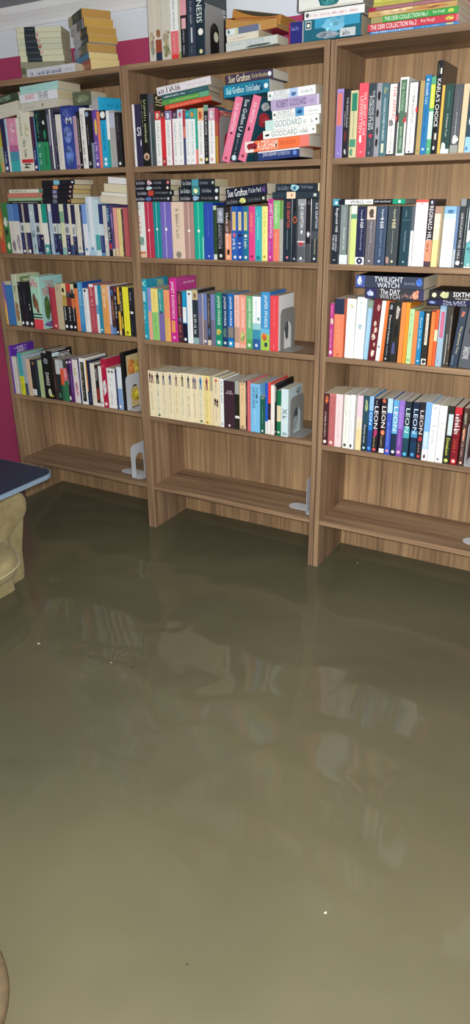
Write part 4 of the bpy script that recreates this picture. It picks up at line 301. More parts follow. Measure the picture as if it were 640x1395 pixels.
('p', 494.5, 10.0, 1493.0, 0, 17.9, 0, 202.4, 30.7, 115.0, 'e87c9c', '24586c', '', 0, 't:.1,.4,.3,.7,fbe0e6,SUE GRAFTON;a:.46,.54,.3,.6,502030;m:.6,.85,.4,.55,f4b0c0;d:.92,.5,.16,803848;Fa:.2,.45,.1,.9,c84450;Fa:.5,.75,.3,.9,a83440;Fa:.05,.2,.1,.7,d8e4e8;Fa:.7,.9,.1,.5,3a8090', 'pink leaning spine with dark picture cover, top shelf of middle bookcase', 27),
('p', -523.1, 4.0, 1706.3, 0, 2.2, 1, 195.8, 29.2, 125.3, 'c8c6ba', '', '', 0, 'm:.1,.4,.3,.6,b0aea0;d:.6,.5,.2,909070', 'greyish white spine, lying on top shelf of left bookcase', 11),
('p', -523.8, 4.0, 1735.9, 0, 2.2, 1, 200.9, 30.2, 128.6, 'dfe3ea', '', '', 0, 't:.15,.4,.1,.9,d04a50,JOAN BARFOOT;t:.5,.75,.1,.9,303848,THE WIFE', 'white spine with red and black lettering, lying on top shelf of left bookcase', 11),
('p', -516.2, 4.0, 1766.7, 0, 2.2, 1, 199.7, 26.5, 127.8, 'a9d6d4', '', '', 0, 'm:.08,.5,.35,.6,84b4b8', 'mint green spine, lying on top shelf of left bookcase', 11),
('p', -712.1, 10.0, 1683.8, 0, 6, 2, 175.1, 48.1, 112.0, 'b08a50', '', '', 0, '', 'tan pages of splayed paperback, lying on top shelf of left bookcase', 11),
('p', -701.6, 10.0, 1733.6, 0, 6, 1, 169.5, 28.9, 108.5, '3c4a38', '', '', 0, 'a:.3,.8,.2,.9,708478', 'dark green and tan paperback, lying on top shelf of left bookcase', 11),
('p', -289.9, 50.0, 1716.4, 0, 0, 1, 92.1, 46.2, 90.0, '5c6452', '', '', 0, 'a:.1,.9,.2,.8,7c8468', 'dark olive book end, lying on top shelf of left bookcase', 11),
('p', -141.5, 19.9, 1690.4, 62, 0, 1, 150.0, 44.2, 95.0, '1f9cc8', '', 'd8d8d8', 0, 'm:.1,.8,.3,.6,106c94', 'cyan spine with white pages, lying on top shelf of left bookcase', 11),
('p', -656.5, 8.0, 1371.9, 0, 0, 1, 185.7, 10.6, 105.0, '20221f', '', '', 0, 'm:.1,.9,.25,.7,d8d8d0', 'slim black spine with white title, lying on second shelf of left bookcase', 9),
('p', -660.9, 8.0, 1382.7, 0, 0, 1, 196.0, 12.4, 105.0, '8fb48c', '', '', 0, 'm:.2,.9,.4,.7,b8d0ac', 'slim sage green spine, lying on second shelf of left bookcase', 9),
('p', -662.8, 8.0, 1395.4, 0, 0, 1, 199.9, 16.9, 105.0, 'cc7a68', '', '', 0, 'm:.1,.6,.3,.6,dc9a88;d:.9,.5,.3,6a8a60', 'salmon spine, lying on second shelf of left bookcase', 9),
('p', -650.9, 8.0, 1412.6, 0, 0, 1, 186.6, 14.3, 105.0, 'dcdccb', '', '', 0, 'm:.08,.55,.25,.75,4a4c40;b:.92,1,30907c', 'ivory spine with black title, lying on second shelf of left bookcase', 9),
('p', -467.0, 8.0, 1370.0, 0, 0, 1, 155.9, 18.6, 99.8, '1c1c28', '', 'c8b078', 0, 'r:.38,.52,.1,.9,6a7484;r:.9,.96,.3,.7,c87840', 'black spine at stack bottom, lying on second shelf of left bookcase', 9),
('p', -465.6, 8.0, 1388.9, 0, 0, 1, 167.2, 16.9, 107.0, '1d1d27', '', 'd0c8a8', 0, 'r:.36,.5,.1,.9,8a90a0;r:.88,.94,.3,.7,c0a090', 'black spine with grey patch, lying on second shelf of left bookcase', 9),
('p', -461.2, 8.0, 1406.1, 0, 0, 1, 165.1, 16.2, 105.7, '1c1c26', '', 'c8b078', 0, 'r:.34,.48,.1,.9,8c88b4;r:.88,.94,.3,.7,c0a090', 'black spine with purple patch, lying on second shelf of left bookcase', 9),
('p', -457.7, 8.0, 1422.6, 0, 0, 1, 166.9, 16.7, 106.8, '1c1c26', '', 'd0b888', 0, 'r:.34,.5,.1,.9,d8905c;r:.88,.94,.3,.7,d8a8a8', 'black spine with orange patch, lying on second shelf of left bookcase', 9),
('p', -458.2, 8.0, 1439.6, 0, 0, 1, 175.9, 17.8, 112.6, '1c1d28', '', 'cfc9b4', 0, 'r:.36,.54,.05,.95,7cc0d8;r:.9,.96,.3,.7,d0e0e8', 'black spine with cyan patch, lying on second shelf of left bookcase', 9),
('p', -160.1, 8.0, 1371.8, 180, -4, 2, 131.8, 26.2, 84.3, 'c8b898', '', '', 0, '', 'cream page block, lowest of four, lying on second shelf of left bookcase', 4),
('p', -152.0, 8.0, 1397.8, 180, -4, 2, 126.1, 13.2, 80.7, 'b04a4a', '', 'dcdcd4', 0, '', 'pale page block, second of four, lying on second shelf of left bookcase', 4),
('p', -137.7, 8.0, 1410.3, 180, -4, 2, 113.0, 30.4, 72.3, '5a6a80', '', 'd4ccb0', 0, '', 'cream page block, third of four, lying on second shelf of left bookcase', 4),
('p', -114.5, 8.0, 1439.5, 180, -4, 2, 92.5, 23.9, 59.2, '4a4a50', '', 'dedede', 0, '', 'white page block, topmost of four, lying on second shelf of left bookcase', 4),
('p', 171.7, 6.0, 1670.8, 12, 7.5, 1, 178.0, 14.8, 113.9, 'cf4c34', '', '', 0, 'm:.1,.8,.3,.7,e8a080', 'orange-red slanting spine, lying on top shelf of middle bookcase', 12),
('p', 162.8, 4.1, 1684.9, 12, 7.5, 1, 178.0, 16.9, 113.9, '4c9048', '', '', 0, 'm:.15,.8,.3,.7,b8d870;b:.8,1,5ca07c', 'green slanting spine, lying on top shelf of middle bookcase', 12),
('p', 162.4, 4.0, 1702.2, 12, 7.5, 1, 178.0, 15.5, 113.9, '28545c', '', '', 0, 'm:.05,.5,.3,.7,e4ece4;m:.6,.85,.4,.6,8ab0c0', 'dark teal slanting spine, lying on top shelf of middle bookcase', 12),
('p', 145.2, 0.4, 1715.8, 12, 7.5, 1, 205.0, 25.5, 130.0, 'd8d4da', '', '', 0, 'm:.03,.45,.15,.85,34343c;m:.55,.9,.4,.6,b8b4bc', 'white slanting spine with black title, lying on top shelf of middle bookcase', 12),
('p', 416.7, 4.0, 1690.3, 0, 2.5, 1, 173.7, 37.4, 111.2, '1e7c9c', '', '', 0, 'a:.02,.25,.1,.9,2a9ab8;a:.6,.95,.1,.9,145c80;t:.06,.45,.25,.75,d8f0f4,Sue Grafton;t:.5,.8,.25,.75,d8f0f4,D is for Deadbeat;d:.93,.5,.2,e0f0f4', 'teal blue spine with white title, lying on top shelf of middle bookcase', 6),
('p', 426.1, 4.0, 1728.4, 0, 2.5, 1, 177.4, 27.0, 113.5, '433850', '', '', 0, 't:.06,.52,.15,.9,f0e6c6,Sue Grafton;t:.56,.88,.3,.75,d4c490,R is for Ricochet;d:.93,.5,.25,e8f0fa', 'aubergine spine with gold title, lying on top shelf of middle bookcase', 6),
('p', 533.5, 2.0, 1493.5, 0, 3, 1, 171.6, 28.1, 109.8, '2c3f78', '', '', 0, 't:.2,.5,.3,.8,d8e0ee,JOHN GRISHAM;t:.52,.8,.35,.75,b8c4e0,THE WINDOW DAY;d:.9,.5,.25,6a90d8;r:.1,1,.84,1,e8ecf2;b:0,.1,202c3a', 'navy spine with white foot line, lying on top shelf of middle bookcase', 2),
('p', 499.2, 2.0, 1520.2, 0, 3, 1, 239.5, 34.2, 153.3, 'ec7444', '', '', 0, 'b:0,.14,f0e4e0;a:.02,.2,.2,.9,8c2434;t:.2,.52,.1,.95,fbeee6,A.GRISHAM;t:.55,.8,.35,.7,c05034,THE BROKER;b:.86,1,e87c70', 'orange spine with white capitals and red splash, lying on top shelf of middle bookcase', 2),
('p', 569.0, 2.0, 1558.4, 0, 3, 1, 192.9, 25.5, 123.4, 'f0f2f0', '', '', 0, 't:.16,.66,.2,.85,8f9a9c,GODDARD;m:.7,.9,.2,.8,a8b0b0;a:.03,.13,.3,.6,202428;d:.95,.5,.12,505850', 'white spine with thin grey capitals, lying on top shelf of middle bookcase', 2),
('p', 576.7, 2.0, 1584.6, 0, 3, 1, 195.6, 29.6, 125.2, 'eef2f1', '', '', 0, 'b:0,.16,c4e4e0;t:.18,.68,.2,.85,88a0a6,GODDARD;m:.72,.9,.2,.8,a8b8bc;d:.95,.5,.12,505850', 'white spine with mint end and grey capitals, lying on top shelf of middle bookcase', 2),
('p', 602.9, 2.0, 1615.9, 0, 3, 1, 173.8, 24.9, 111.3, 'eff1f1', '', '', 0, 't:.12,.42,.5,.95,a0aaac,ROBERT;t:.08,.46,.08,.48,a0aaac,GODDARD;r:.48,.66,0,1,5c9ccc;a:.5,.64,.2,.8,1c5c94;m:.7,.95,.3,.6,b8c4cc;d:.05,.5,.15,405060', 'white spine with blue photograph patch, lying on top shelf of middle bookcase', 2),
('p', 597.2, 2.0, 1640.9, 0, 3, 1, 173.5, 30.4, 111.0, 'b8a8cc', '', '', 0, 't:.12,.74,.2,.85,4a3a70,ROBERT GODDARD;m:.78,.9,.3,.7,8c80a4;r:.96,.98,0,1,e8e4f0', 'lilac spine with purple capitals, lying on top shelf of middle bookcase', 2),
('p', 585.5, 2.0, 1671.0, 0, 3, 1, 170.8, 26.2, 109.3, 'eef1f4', '', '', 0, 't:.14,.44,.5,.95,a0aab0,ROBERT;t:.08,.46,.08,.48,a0aab0,GODDARD;r:.46,.64,0,1,b4ccec;a:.48,.62,.1,.6,5478a8;m:.68,.95,.3,.7,b4bcc4;d:.05,.5,.15,50805a', 'white spine with pale blue boat picture, lying on top shelf of middle bookcase', 2),
('p', 14.2, 4.0, 1372.9, 0, 0, 1, 172.1, 18.8, 110.2, '20212c', '', '', 0, 't:.02,.26,.25,.8,c8ccd8,Sue Grafton;a:.28,.46,.1,.9,5470b0;t:.5,.85,.3,.75,a0a4b0,Q is for Quarry;d:.9,.5,.25,c8d0d8', 'black spine with blue bird picture, lowest of four, lying on second shelf of middle bookcase', 7),
('p', 17.2, 4.0, 1392.1, 0, 0, 1, 178.1, 18.6, 114.0, '1e1f28', '', '', 0, 't:.06,.3,.25,.8,c8ccd8,Sue Grafton;r:.34,.48,.02,.98,c04438;t:.52,.85,.3,.75,a0a4b0,F is for Fugitive;d:.92,.5,.25,a0a8b0', 'black spine with red patch, lying on second shelf of middle bookcase', 7),
('p', 13.9, 4.0, 1411.0, 0, 0, 1, 167.3, 16.0, 107.1, '1e2028', '', '', 0, 't:.04,.28,.25,.8,b8bcc8,Sue Grafton;a:.32,.5,.05,.95,b4d0d4;t:.52,.75,.3,.75,a0a4b0,K is for Killer;d:.92,.5,.3,f4ecdc', 'black spine with white dog picture, lying on second shelf of middle bookcase', 7),
('p', 17.4, 4.0, 1427.3, 0, 0, 1, 164.8, 19.9, 105.5, '1f2029', '', '', 0, 't:.04,.28,.25,.8,b8bcc8,Sue Grafton;a:.34,.48,.05,.95,d0b4b8;t:.54,.75,.3,.75,a0a4b0,L is for Lawless;d:.93,.5,.3,d87884', 'black spine with pink and white figure, lying on second shelf of middle bookcase', 7),
('p', 217.1, 4.0, 1371.0, 0, 0, 1, 173.7, 20.8, 111.2, '1e2129', '', '', 0, 't:.04,.28,.25,.8,c0c4cc,Sue Grafton;a:.33,.52,.05,.95,9cc0e4;t:.56,.85,.3,.75,8c9098,O is for Outlaw;d:.93,.5,.3,d8dce0', 'black spine with blue-white bird picture, lying on second shelf of middle bookcase', 7),
('p', 216.9, 4.0, 1392.1, 0, 0, 1, 175.0, 27.3, 112.0, '1b2530', '', '', 0, 't:.04,.28,.25,.8,d0d4d8,Sue Grafton;r:.33,.52,.02,.98,4a9090;a:.36,.48,.15,.85,dce8b0;t:.58,.8,.3,.75,b0b8c0,E is for Evidence;d:.93,.5,.25,d8dce0', 'black spine with yellow-green moon picture, lying on second shelf of middle bookcase', 7),
('p', 229.4, 4.0, 1419.8, 0, 0, 1, 143.7, 24.8, 91.9, '1c232d', '', '', 0, 't:.04,.3,.25,.8,c0c4cc,Sue Grafton;r:.32,.52,.02,.98,4c98a8;t:.56,.8,.3,.75,9098a4,I is for Innocent;d:.94,.5,.2,b0c0b0', 'black spine with teal patch, topmost of three, lying on second shelf of middle bookcase', 7),
('p', 416.7, 2.0, 1354.6, 0, 5, 1, 167.5, 21.0, 107.2, '24262c', '', '', 0, 't:.04,.3,.25,.8,8a8e98,Sue Grafton;a:.34,.52,.05,.95,dce088;t:.56,.85,.3,.7,787c88,S is for Silence;r:.9,.95,.3,.7,d8d8d0', 'charcoal spine with yellow-green blossom, lying on second shelf of middle bookcase', 8),
('p', 421.4, 2.0, 1376.4, 0, 5, 1, 165.5, 34.5, 105.9, '1e2236', '', '', 0, 't:.04,.52,.15,.85,f0f2f6,Sue Grafton;t:.56,.85,.3,.75,d8dcea,P is for Peril;a:.87,.97,.2,.8,6a4a8c', 'navy spine with bold white title, lying on second shelf of middle bookcase', 8),
('p', 604.1, 4.0, 1375.2, 0, 0, 1, 175.3, 21.6, 112.2, '26353f', '', '', 0, 'r:.31,.5,.02,.98,ecd4b8;d:.42,.5,.2,c88a60;m:.04,.25,.35,.65,4a5c68;r:.88,.94,.3,.7,c8d0c8', 'dark petrol spine with cream label, lying on second shelf of middle bookcase', 5),
('p', 616.4, 4.0, 1397.0, 0, 0, 1, 162.2, 24.7, 103.8, '1d2734', '', '', 0, 't:.04,.3,.2,.8,7c8a98,Sue Grafton;a:.34,.55,.05,.95,9cccd8;a:.4,.48,.2,.7,2c6484;t:.58,.85,.25,.75,8c98a4,T is for Trespass;b:.97,1,e8d8b0', 'black spine with blue and white swirl, lying on second shelf of middle bookcase', 5),
('p', 849.1, 4.0, 1354.8, 0, 0, 1, 224.3, 14.9, 140.0, '1b1c20', '', '8c8c88', 0, 'b:0,.1,1c2030;b:.1,.53,eef2f2;t:.18,.4,.2,.85,1c1c20,WALL;m:.42,.5,.3,.7,303034;t:.55,.8,.25,.8,d8dce0,John Lanchester;b:.82,1,1c9c78;d:.92,.5,.3,e0f4ec', 'white and black spine with green end, lying on second shelf of right bookcase', 3),
('p', 960.8, 0.0, 1062.4, 0, 0, 1, 199.8, 34.8, 135.0, '34343c', '', '', 0, 'b:0,.2,2c2c58;a:.02,.15,.2,.8,a8b4d8;t:.26,.6,.45,.95,e8e8ec,The DAY;t:.26,.6,.05,.45,c0c0c8,WATCH;m:.64,.82,.2,.6,c8948c;a:.8,.92,.1,.9,f0a080;b:.92,1,38345c', 'dark spine with orange flare and purple ends, lying on third shelf of right bookcase', 10),
('p', 924.6, 0.0, 1097.5, 0, 0, 1, 232.8, 38.6, 160.0, '333c50', '0f1014', '', 0, 'b:0,.14,4458a0;a:.02,.1,.1,.9,d0e0fa;t:.28,.7,.5,.95,e4e8ec,TWILIGHT;t:.33,.65,.05,.45,e4e8ec,WATCH;m:.72,.9,.35,.6,8890a0;a:.88,.98,.2,.9,4878d8', 'dark blue-grey spine with pale blue glow, lying on third shelf of right bookcase', 10),
('p', 1174.2, 0.0, 1052.4, 0, 0, 1, 205.0, 17.1, 135.0, '26284c', '', '', 0, 'a:.02,.14,.2,.8,8494c8;t:.24,.6,.5,.95,c8ccdc,The LAST;t:.24,.6,.05,.45,a8acc0,WATCH;m:.7,.9,.3,.6,8088a0', 'indigo spine with silver lettering, lying on third shelf of right bookcase', 10),
('p', 1177.3, 0.0, 1069.8, 0, 0, 1, 215.0, 28.7, 150.0, '17181c', '0f1012', '', 0, 'd:.08,.5,.25,f4ecc0;a:.16,.3,.1,.9,c8cc98;t:.36,.95,.4,.9,f2f2f2,SIXTH WATCH;m:.4,.8,.1,.32,d8d8d8', 'black spine with golden moon, lying on third shelf of right bookcase', 10),
('p', -495.1, 30.0, 1821.9, 0, 0.5, 1, 248.4, 31.5, 158.9, 'cfd2da', '', '', 0, 'm:.08,.14,.3,.7,404c8c;m:.2,.75,.25,.7,4a5490;m:.8,.95,.35,.6,a0a4c0', 'white spine with blue title, lying on top of the left bookcase', 13),
('p', -539.8, 47.8, 1821.9, 24, 0, 1, 178.0, 61.7, 113.9, '8d8a74', '', '', 0, 'd:.06,.5,.2,606048', 'drab grey-green spine beneath cream ones, lying on top of the left bookcase', 0),
('p', -538.1, 48.5, 1883.9, 24, 0, 1, 178.0, 20.4, 113.9, 'cbcbae', '', '', 0, 'b:.16,.5,232c34;r:.18,.48,.45,.55,54606c;r:.9,.98,.8,1,cbcbae', 'cream and black spine, lowest of six, lying on top of the left bookcase', 0),
('p', -540.5, 47.5, 1904.7, 24, 0, 1, 178.0, 19.5, 113.9, 'cbcbae', '', '', 0, 'b:.16,.48,232c34;r:.18,.46,.45,.55,54606c;a:.48,.56,.1,.9,c8a8a0', 'cream and black spine, second of six, lying on top of the left bookcase', 0),
('p', -541.8, 46.9, 1924.4, 24, 0, 1, 178.0, 18.8, 113.9, 'c2c6ae', '', '', 0, 'b:.17,.46,232c34;r:.18,.45,.45,.55,54606c;a:.46,.54,.1,.9,a85c60', 'cream and black spine, third of six, lying on top of the left bookcase', 0),
('p', -542.6, 46.5, 1943.6, 24, 0, 1, 178.0, 18.7, 113.9, 'c2c6ae', '', '', 0, 'b:.17,.45,232c34;r:.18,.44,.45,.55,54606c;a:.45,.54,.1,.9,c09c98', 'cream and black spine, fourth of six, lying on top of the left bookcase', 0),
('p', -542.4, 46.6, 1962.6, 24, 0, 1, 178.0, 19.1, 113.9, 'cdcdb2', '', '', 0, 'b:.17,.43,232c34;r:.18,.42,.45,.55,54606c;a:.43,.5,.1,.9,b88890', 'cream and black spine, fifth of six, lying on top of the left bookcase', 0),
('p', -541.0, 47.2, 1982.0, 24, 0, 1, 178.0, 18.4, 113.9, 'cdcdb2', '', '', 0, 'b:.17,.42,232c34;r:.18,.4,.45,.55,54606c;a:.42,.48,.1,.9,d0c8c0', 'cream and black spine, topmost of six, lying on top of the left bookcase', 0),
('p', -309.3, 113.5, 1821.9, -33, 0, 1, 178.0, 38.7, 112.0, 'b85c48', '', 'd2c088', 0, 'a:.1,.3,.1,.9,d8a088;a:.4,.6,.2,.8,dcb8a0;m:.6,.95,.3,.7,e0c8b8', 'orange-red patterned spine, lowest of pile, lying on top of the left bookcase', 1),
('p', -320.0, 120.4, 1860.9, -33, 0, 1, 178.0, 21.1, 112.0, '4c88b8', '', 'd2c088', 0, 'b:0,.3,5c98c4;m:.35,.9,.4,.6,6ca4cc', 'blue spine above the orange-red one, lying on top of the left bookcase', 1),
('p', -330.9, 127.5, 1882.3, -33, 0, 1, 178.0, 29.9, 112.0, 'a8b0c8', '', 'b08c50', 0, 'b:.4,1,302c30;a:.4,.55,.1,.8,b09088', 'lilac spine with dark portrait, lying on top of the left bookcase', 1),
('p', -312.7, 115.7, 1912.5, -33, 0, 1, 178.0, 22.9, 112.0, 'c4c8d0', '', 'b8944c', 0, 'b:.46,1,30343c;a:.46,.6,.2,.8,b4b4bc;m:.65,.95,.3,.6,8a8c94', 'grey-white spine with dark patch, fourth up, lying on top of the left bookcase', 1),
('p', -321.1, 121.1, 1935.7, -33, 0, 1, 178.0, 27.7, 112.0, 'ccccd0', '', 'b8904c', 0, 'b:.5,1,2c2a28;a:.5,.62,.1,.9,a88c60;m:.66,.95,.3,.6,8a8c84', 'white spine with brown and black patch, lying on top of the left bookcase', 1),
('p', -343.9, 135.9, 1963.6, -33, 0, 1, 178.0, 30.6, 112.0, 'c8cacc', '', 'c49c50', 0, 'b:.45,.88,262a30;m:.05,.4,.3,.6,a4a8b0;b:.94,1,30343a', 'white spine with black arrow patch, lying on top of the left bookcase', 1),
('p', -360.5, 146.7, 1994.5, -33, 0, 1, 178.0, 31.8, 112.0, 'c0b894', '', 'b88f50', 0, 'b:.3,1,34362c;a:.35,.8,.2,.8,585c3c', 'olive and black spine, topmost of pile, lying on top of the left bookcase', 1),
('p', 428.1, 4.0, 1822.7, 0, 2, 1, 190.2, 24.8, 130.0, 'c8d0cc', '', '', 0, 'm:.1,.3,.6,.85,a8b4c4;t:.4,.75,.4,.9,98a8b8,GLEN COOPER;a:.35,.9,.02,.35,505c58', 'pale green-white spine with blue-grey title, lying on top of the middle bookcase', 14),
('p', 431.4, 4.0, 1847.9, 0, 2, 1, 118.0, 19.7, 100.0, 'dcd8c8', '', '', 0, 'm:.05,.6,.3,.6,c8a89c', 'cream spine with faint title, lying on top of the middle bookcase', 14),
('p', 429.0, 4.0, 1867.8, 0, 2, 1, 120.4, 18.3, 150.0, 'd8e4e4', '', '', 0, 'a:.05,.12,.2,.8,485860;b:.3,.36,c8c890;b:.38,1,6a7490', 'white and mint spine with dark mark, lying on top of the middle bookcase', 14),
('p', 925.1, 4.0, 1820.8, 0, 0, 1, 262.8, 7.0, 215.0, '3a84c4', '', '', 0, 't:.03,.5,.25,.85,d8e8f4,THE DERI COLLECTION;m:.6,.8,.3,.7,b8d4ec;a:.86,.95,.2,.8,d8d070', 'bright blue album spine, lying on top of the right bookcase', 14),
('p', 919.1, 4.0, 1828.1, 0, 0, 1, 268.0, 19.0, 215.0, 'c4404e', '', '', 0, 't:.03,.55,.2,.85,f8ecec,THE DERI COLLECTION No.2;t:.6,.75,.3,.8,f0d0d0,Roy Rough;a:.86,.96,.2,.8,d8c05c;b:.975,1,d87080', 'red album spine with white capitals, lying on top of the right bookcase', 14),
('p', 928.0, 4.0, 1847.4, 0, 0, 1, 257.0, 16.2, 215.0, '3c9c44', '', '', 0, 'b:0,.14,a09868;t:.16,.66,.2,.85,eef8ea,THE DERI COLLECTION No.1;t:.72,.85,.3,.8,dcf0d8,Roy Rough;a:.88,.96,.2,.8,c8d45c', 'green album spine with white capitals, lying on top of the right bookcase', 14),
('p', 918.9, 4.0, 1863.8, 0, 0, 1, 260.2, 14.4, 210.0, 'c09c60', '', '', 0, 'a:.1,.5,.1,.9,d8c098;a:.5,.9,.1,.9,b8834c;m:.1,.9,.3,.6,8a6a50', 'worn orange-tan album spine, lying on top of the right bookcase', 14),
('p', 919.1, 4.0, 1878.5, 0, 0, 1, 258.4, 9.7, 210.0, '9a6470', '', '', 0, 'm:.1,.9,.3,.6,c0a0a4;b:0,.08,a02c48', 'dull mauve album spine, lying on top of the right bookcase', 14),
('p', 932.0, 4.0, 1888.4, 0, 0, 1, 240.2, 9.0, 210.0, 'b8b058', '', '', 0, 'm:.1,.9,.3,.6,88843c;b:.5,.7,8c9c4c', 'olive yellow album spine, lying on top of the right bookcase', 14),
('p', 933.7, 4.0, 1897.8, 0, 0, 1, 233.5, 10.3, 210.0, 'c8c860', '', '', 0, 'm:.1,.9,.3,.6,88843c', 'yellow-green album spine, topmost, lying on top of the right bookcase', 14),
('h', 657.1, 4.0, 1822.7, 0, 0, 1, 240.0, 58.0, 160.0, '2a2c78', '1c2440', 'b8ac94', 0, 'b:0,.02,a8304c;m:.04,.16,.6,.8,8888c8;b:.195,.215,9aa0a8;b:.215,1,1e6478;r:.24,.32,.55,.92,dde4e4;r:.248,.312,.59,.88,1c2c34;d:.28,.73,.09,e8ecec;r:.37,.98,.55,1,3c9cc4;a:.45,.8,.3,.95,78c0e0;a:.35,.75,.02,.4,8c98a4;r:.72,.93,.05,.42,c4ccd0;m:.76,.88,.1,.35,606870', 'thick purple and teal spine with white emblem, lying on top of the middle bookcase', 15),
('p', 702.7, 12.0, 1881.2, 0, 0, 1, 200.0, 24.0, 130.0, 'eceeef', '', '8c8474', 0, 'r:0,1,.9,1,1e1c1c;m:.1,.9,.3,.65,d89ca0;d:.07,.5,.25,606468;r:0,.02,0,1,2a2022', 'white spine with pale pink title, lying on top of the middle bookcase', 15),
('p', 684.8, 6.0, 1905.7, 0, 0, 1, 215.0, 42.0, 150.0, 'e4e6e2', '', '8a8276', 0, 'r:0,.02,0,1,34262a;b:.0,.015,34262a;a:.3,.65,.0,.8,1c6c70;a:.35,.6,.1,.6,3c8c90;r:.1,.9,.04,.1,c8c8bc', 'white spine with teal globe picture, lying on top of the middle bookcase', 15),
('p', 417.2, 20.0, 1892.1, 0, -5, 2, 190.0, 28.0, 110.0, 'b03050', '', 'b88c50', -8, 'b:.95,1,a82848', 'lower tan splayed paperback, pages outward, lying on top of the middle bookcase', 15),
('p', 437.1, 30.0, 1920.0, 0, -11, 2, 180.0, 26.0, 110.0, 'c8bfa8', '', 'b5803c', -12, '', 'upper tan splayed paperback with lifted cover, lying on top of the middle bookcase', 15),
]
Z={'A0': 1.8214, 'A1': 1.4945, 'A2': 1.1727, 'A3': 0.8583, 'A4': 0.5358, 'A5': 0.2112, 'B0': 1.8222, 'B1': 1.493, 'B2': 1.171, 'B3': 0.8533, 'B4': 0.5277, 'B5': 0.2074, 'C0': 1.8203, 'C1': 1.4931, 'C2': 1.1688, 'C3': 0.8536, 'C4': 0.5203, 'C5': 0.2069}
CAM_POS=(1.8254, -2.3891, 1.3668); CAM_F=(-0.45994, 0.79321, -0.3991); CAM_R=(0.86774, 0.49686, -0.0125); CAM_U=(-0.18838, 0.35207, 0.91682); CAM_LENS=25.0254


# ------------------------------------------------------------------ materials
def lin(h):
    v = [int(h[i:i+2], 16) / 255 for i in (0, 2, 4)] if len(h) == 6 else [int(c * 2, 16) / 255 for c in h[:3]]
    return tuple(((c / 12.92) if c <= .04045 else ((c + .055) / 1.055) ** 2.4) for c in v) + (1,)

def new_mat(name, base='808080', rough=.5, metal=0, spec=.5):
    m = bpy.data.materials.new(name); m.use_nodes = True
    b = m.node_tree.nodes['Principled BSDF']
    b.inputs['Base Color'].default_value = lin(base)
    b.inputs['Roughness'].default_value = rough
    b.inputs['Metallic'].default_value = metal
    b.inputs['Specular IOR Level'].default_value = spec
    return m, m.node_tree, b

def N(t, kind, **kw):
    n = t.nodes.new(kind)
    for k, v in kw.items(): setattr(n, k, v)
    return n

def wood(name, axis, c1, c2, c3):
    m, t, b = new_mat(name, rough=.55, spec=.3)
    tc = N(t, 'ShaderNodeTexCoord'); mp = N(t, 'ShaderNodeMapping')
    s = [85, 85, 85]; s[axis] = 2.2
    mp.inputs['Scale'].default_value = s
    t.links.new(tc.outputs['Object'], mp.inputs['Vector'])
    n1 = N(t, 'ShaderNodeTexNoise'); n1.inputs['Scale'].default_value = 1; n1.inputs['Detail'].default_value = 5; n1.inputs['Distortion'].default_value = .5
    t.links.new(mp.outputs[0], n1.inputs['Vector'])
    mp2 = N(t, 'ShaderNodeMapping'); s2 = [14, 14, 14]; s2[axis] = 1.1
    mp2.inputs['Scale'].default_value = s2
    t.links.new(tc.outputs['Object'], mp2.inputs['Vector'])
    n2 = N(t, 'ShaderNodeTexNoise'); n2.inputs['Scale'].default_value = 1; n2.inputs['Detail'].default_value = 3
    t.links.new(mp2.outputs[0], n2.inputs['Vector'])
    mx = N(t, 'ShaderNodeMix', data_type='FLOAT'); mx.inputs[0].default_value = .42
    t.links.new(n1.outputs[0], mx.inputs[2]); t.links.new(n2.outputs[0], mx.inputs[3])
    cr = N(t, 'ShaderNodeValToRGB')
    e = cr.color_ramp.elements
    e[0].position = .3; e[0].color = lin(c1); e[1].position = .68; e[1].color = lin(c3)
    k = e.new(.5); k.color = lin(c2)
    t.links.new(mx.outputs[0], cr.inputs[0]); t.links.new(cr.outputs[0], b.inputs['Base Color'])
    bp = N(t, 'ShaderNodeBump'); bp.inputs['Strength'].default_value = .12; bp.inputs['Distance'].default_value = .001
    t.links.new(n1.outputs[0], bp.inputs['Height']); t.links.new(bp.outputs[0], b.inputs['Normal'])
    return m

WV = wood('walnut_upright_grain', 2, '5c4837', '8b7057', 'aa8e6d')
WH = wood('walnut_lengthwise_grain', 0, '5c4837', '8b7057', 'aa8e6d')
WB = wood('walnut_back_panel_grain', 2, '6a543e', '977a5b', 'b4966f')

def printed(name, rough, spec, stripes=False):
    m, t, b = new_mat(name, rough=rough, spec=spec)
    a = N(t, 'ShaderNodeVertexColor', layer_name='Col')
    tc = N(t, 'ShaderNodeTexCoord')
    n = N(t, 'ShaderNodeTexNoise'); n.inputs['Detail'].default_value = 4
    mp = N(t, 'ShaderNodeMapping')
    mp.inputs['Scale'].default_value = (900, 6, 6) if stripes else (60, 60, 40)
    n.inputs['Scale'].default_value = 1
    t.links.new(tc.outputs['Object'], mp.inputs[0]); t.links.new(mp.outputs[0], n.inputs['Vector'])
    mr = N(t, 'ShaderNodeMapRange'); mr.inputs[3].default_value = .78 if stripes else .9; mr.inputs[4].default_value = 1.12 if stripes else 1.06
    t.links.new(n.outputs[0], mr.inputs[0])
    mul = N(t, 'ShaderNodeVectorMath', operation='SCALE')
    t.links.new(a.outputs[0], mul.inputs[0]); t.links.new(mr.outputs[0], mul.inputs['Scale'])
    t.links.new(mul.outputs[0], b.inputs['Base Color'])
    return m
M_COVER = printed('printed_card', .42, .4)
M_GLOSS = printed('glossy_dust_jacket', .22, .5)
M_PAGE = printed('book_paper', .85, .15, True)

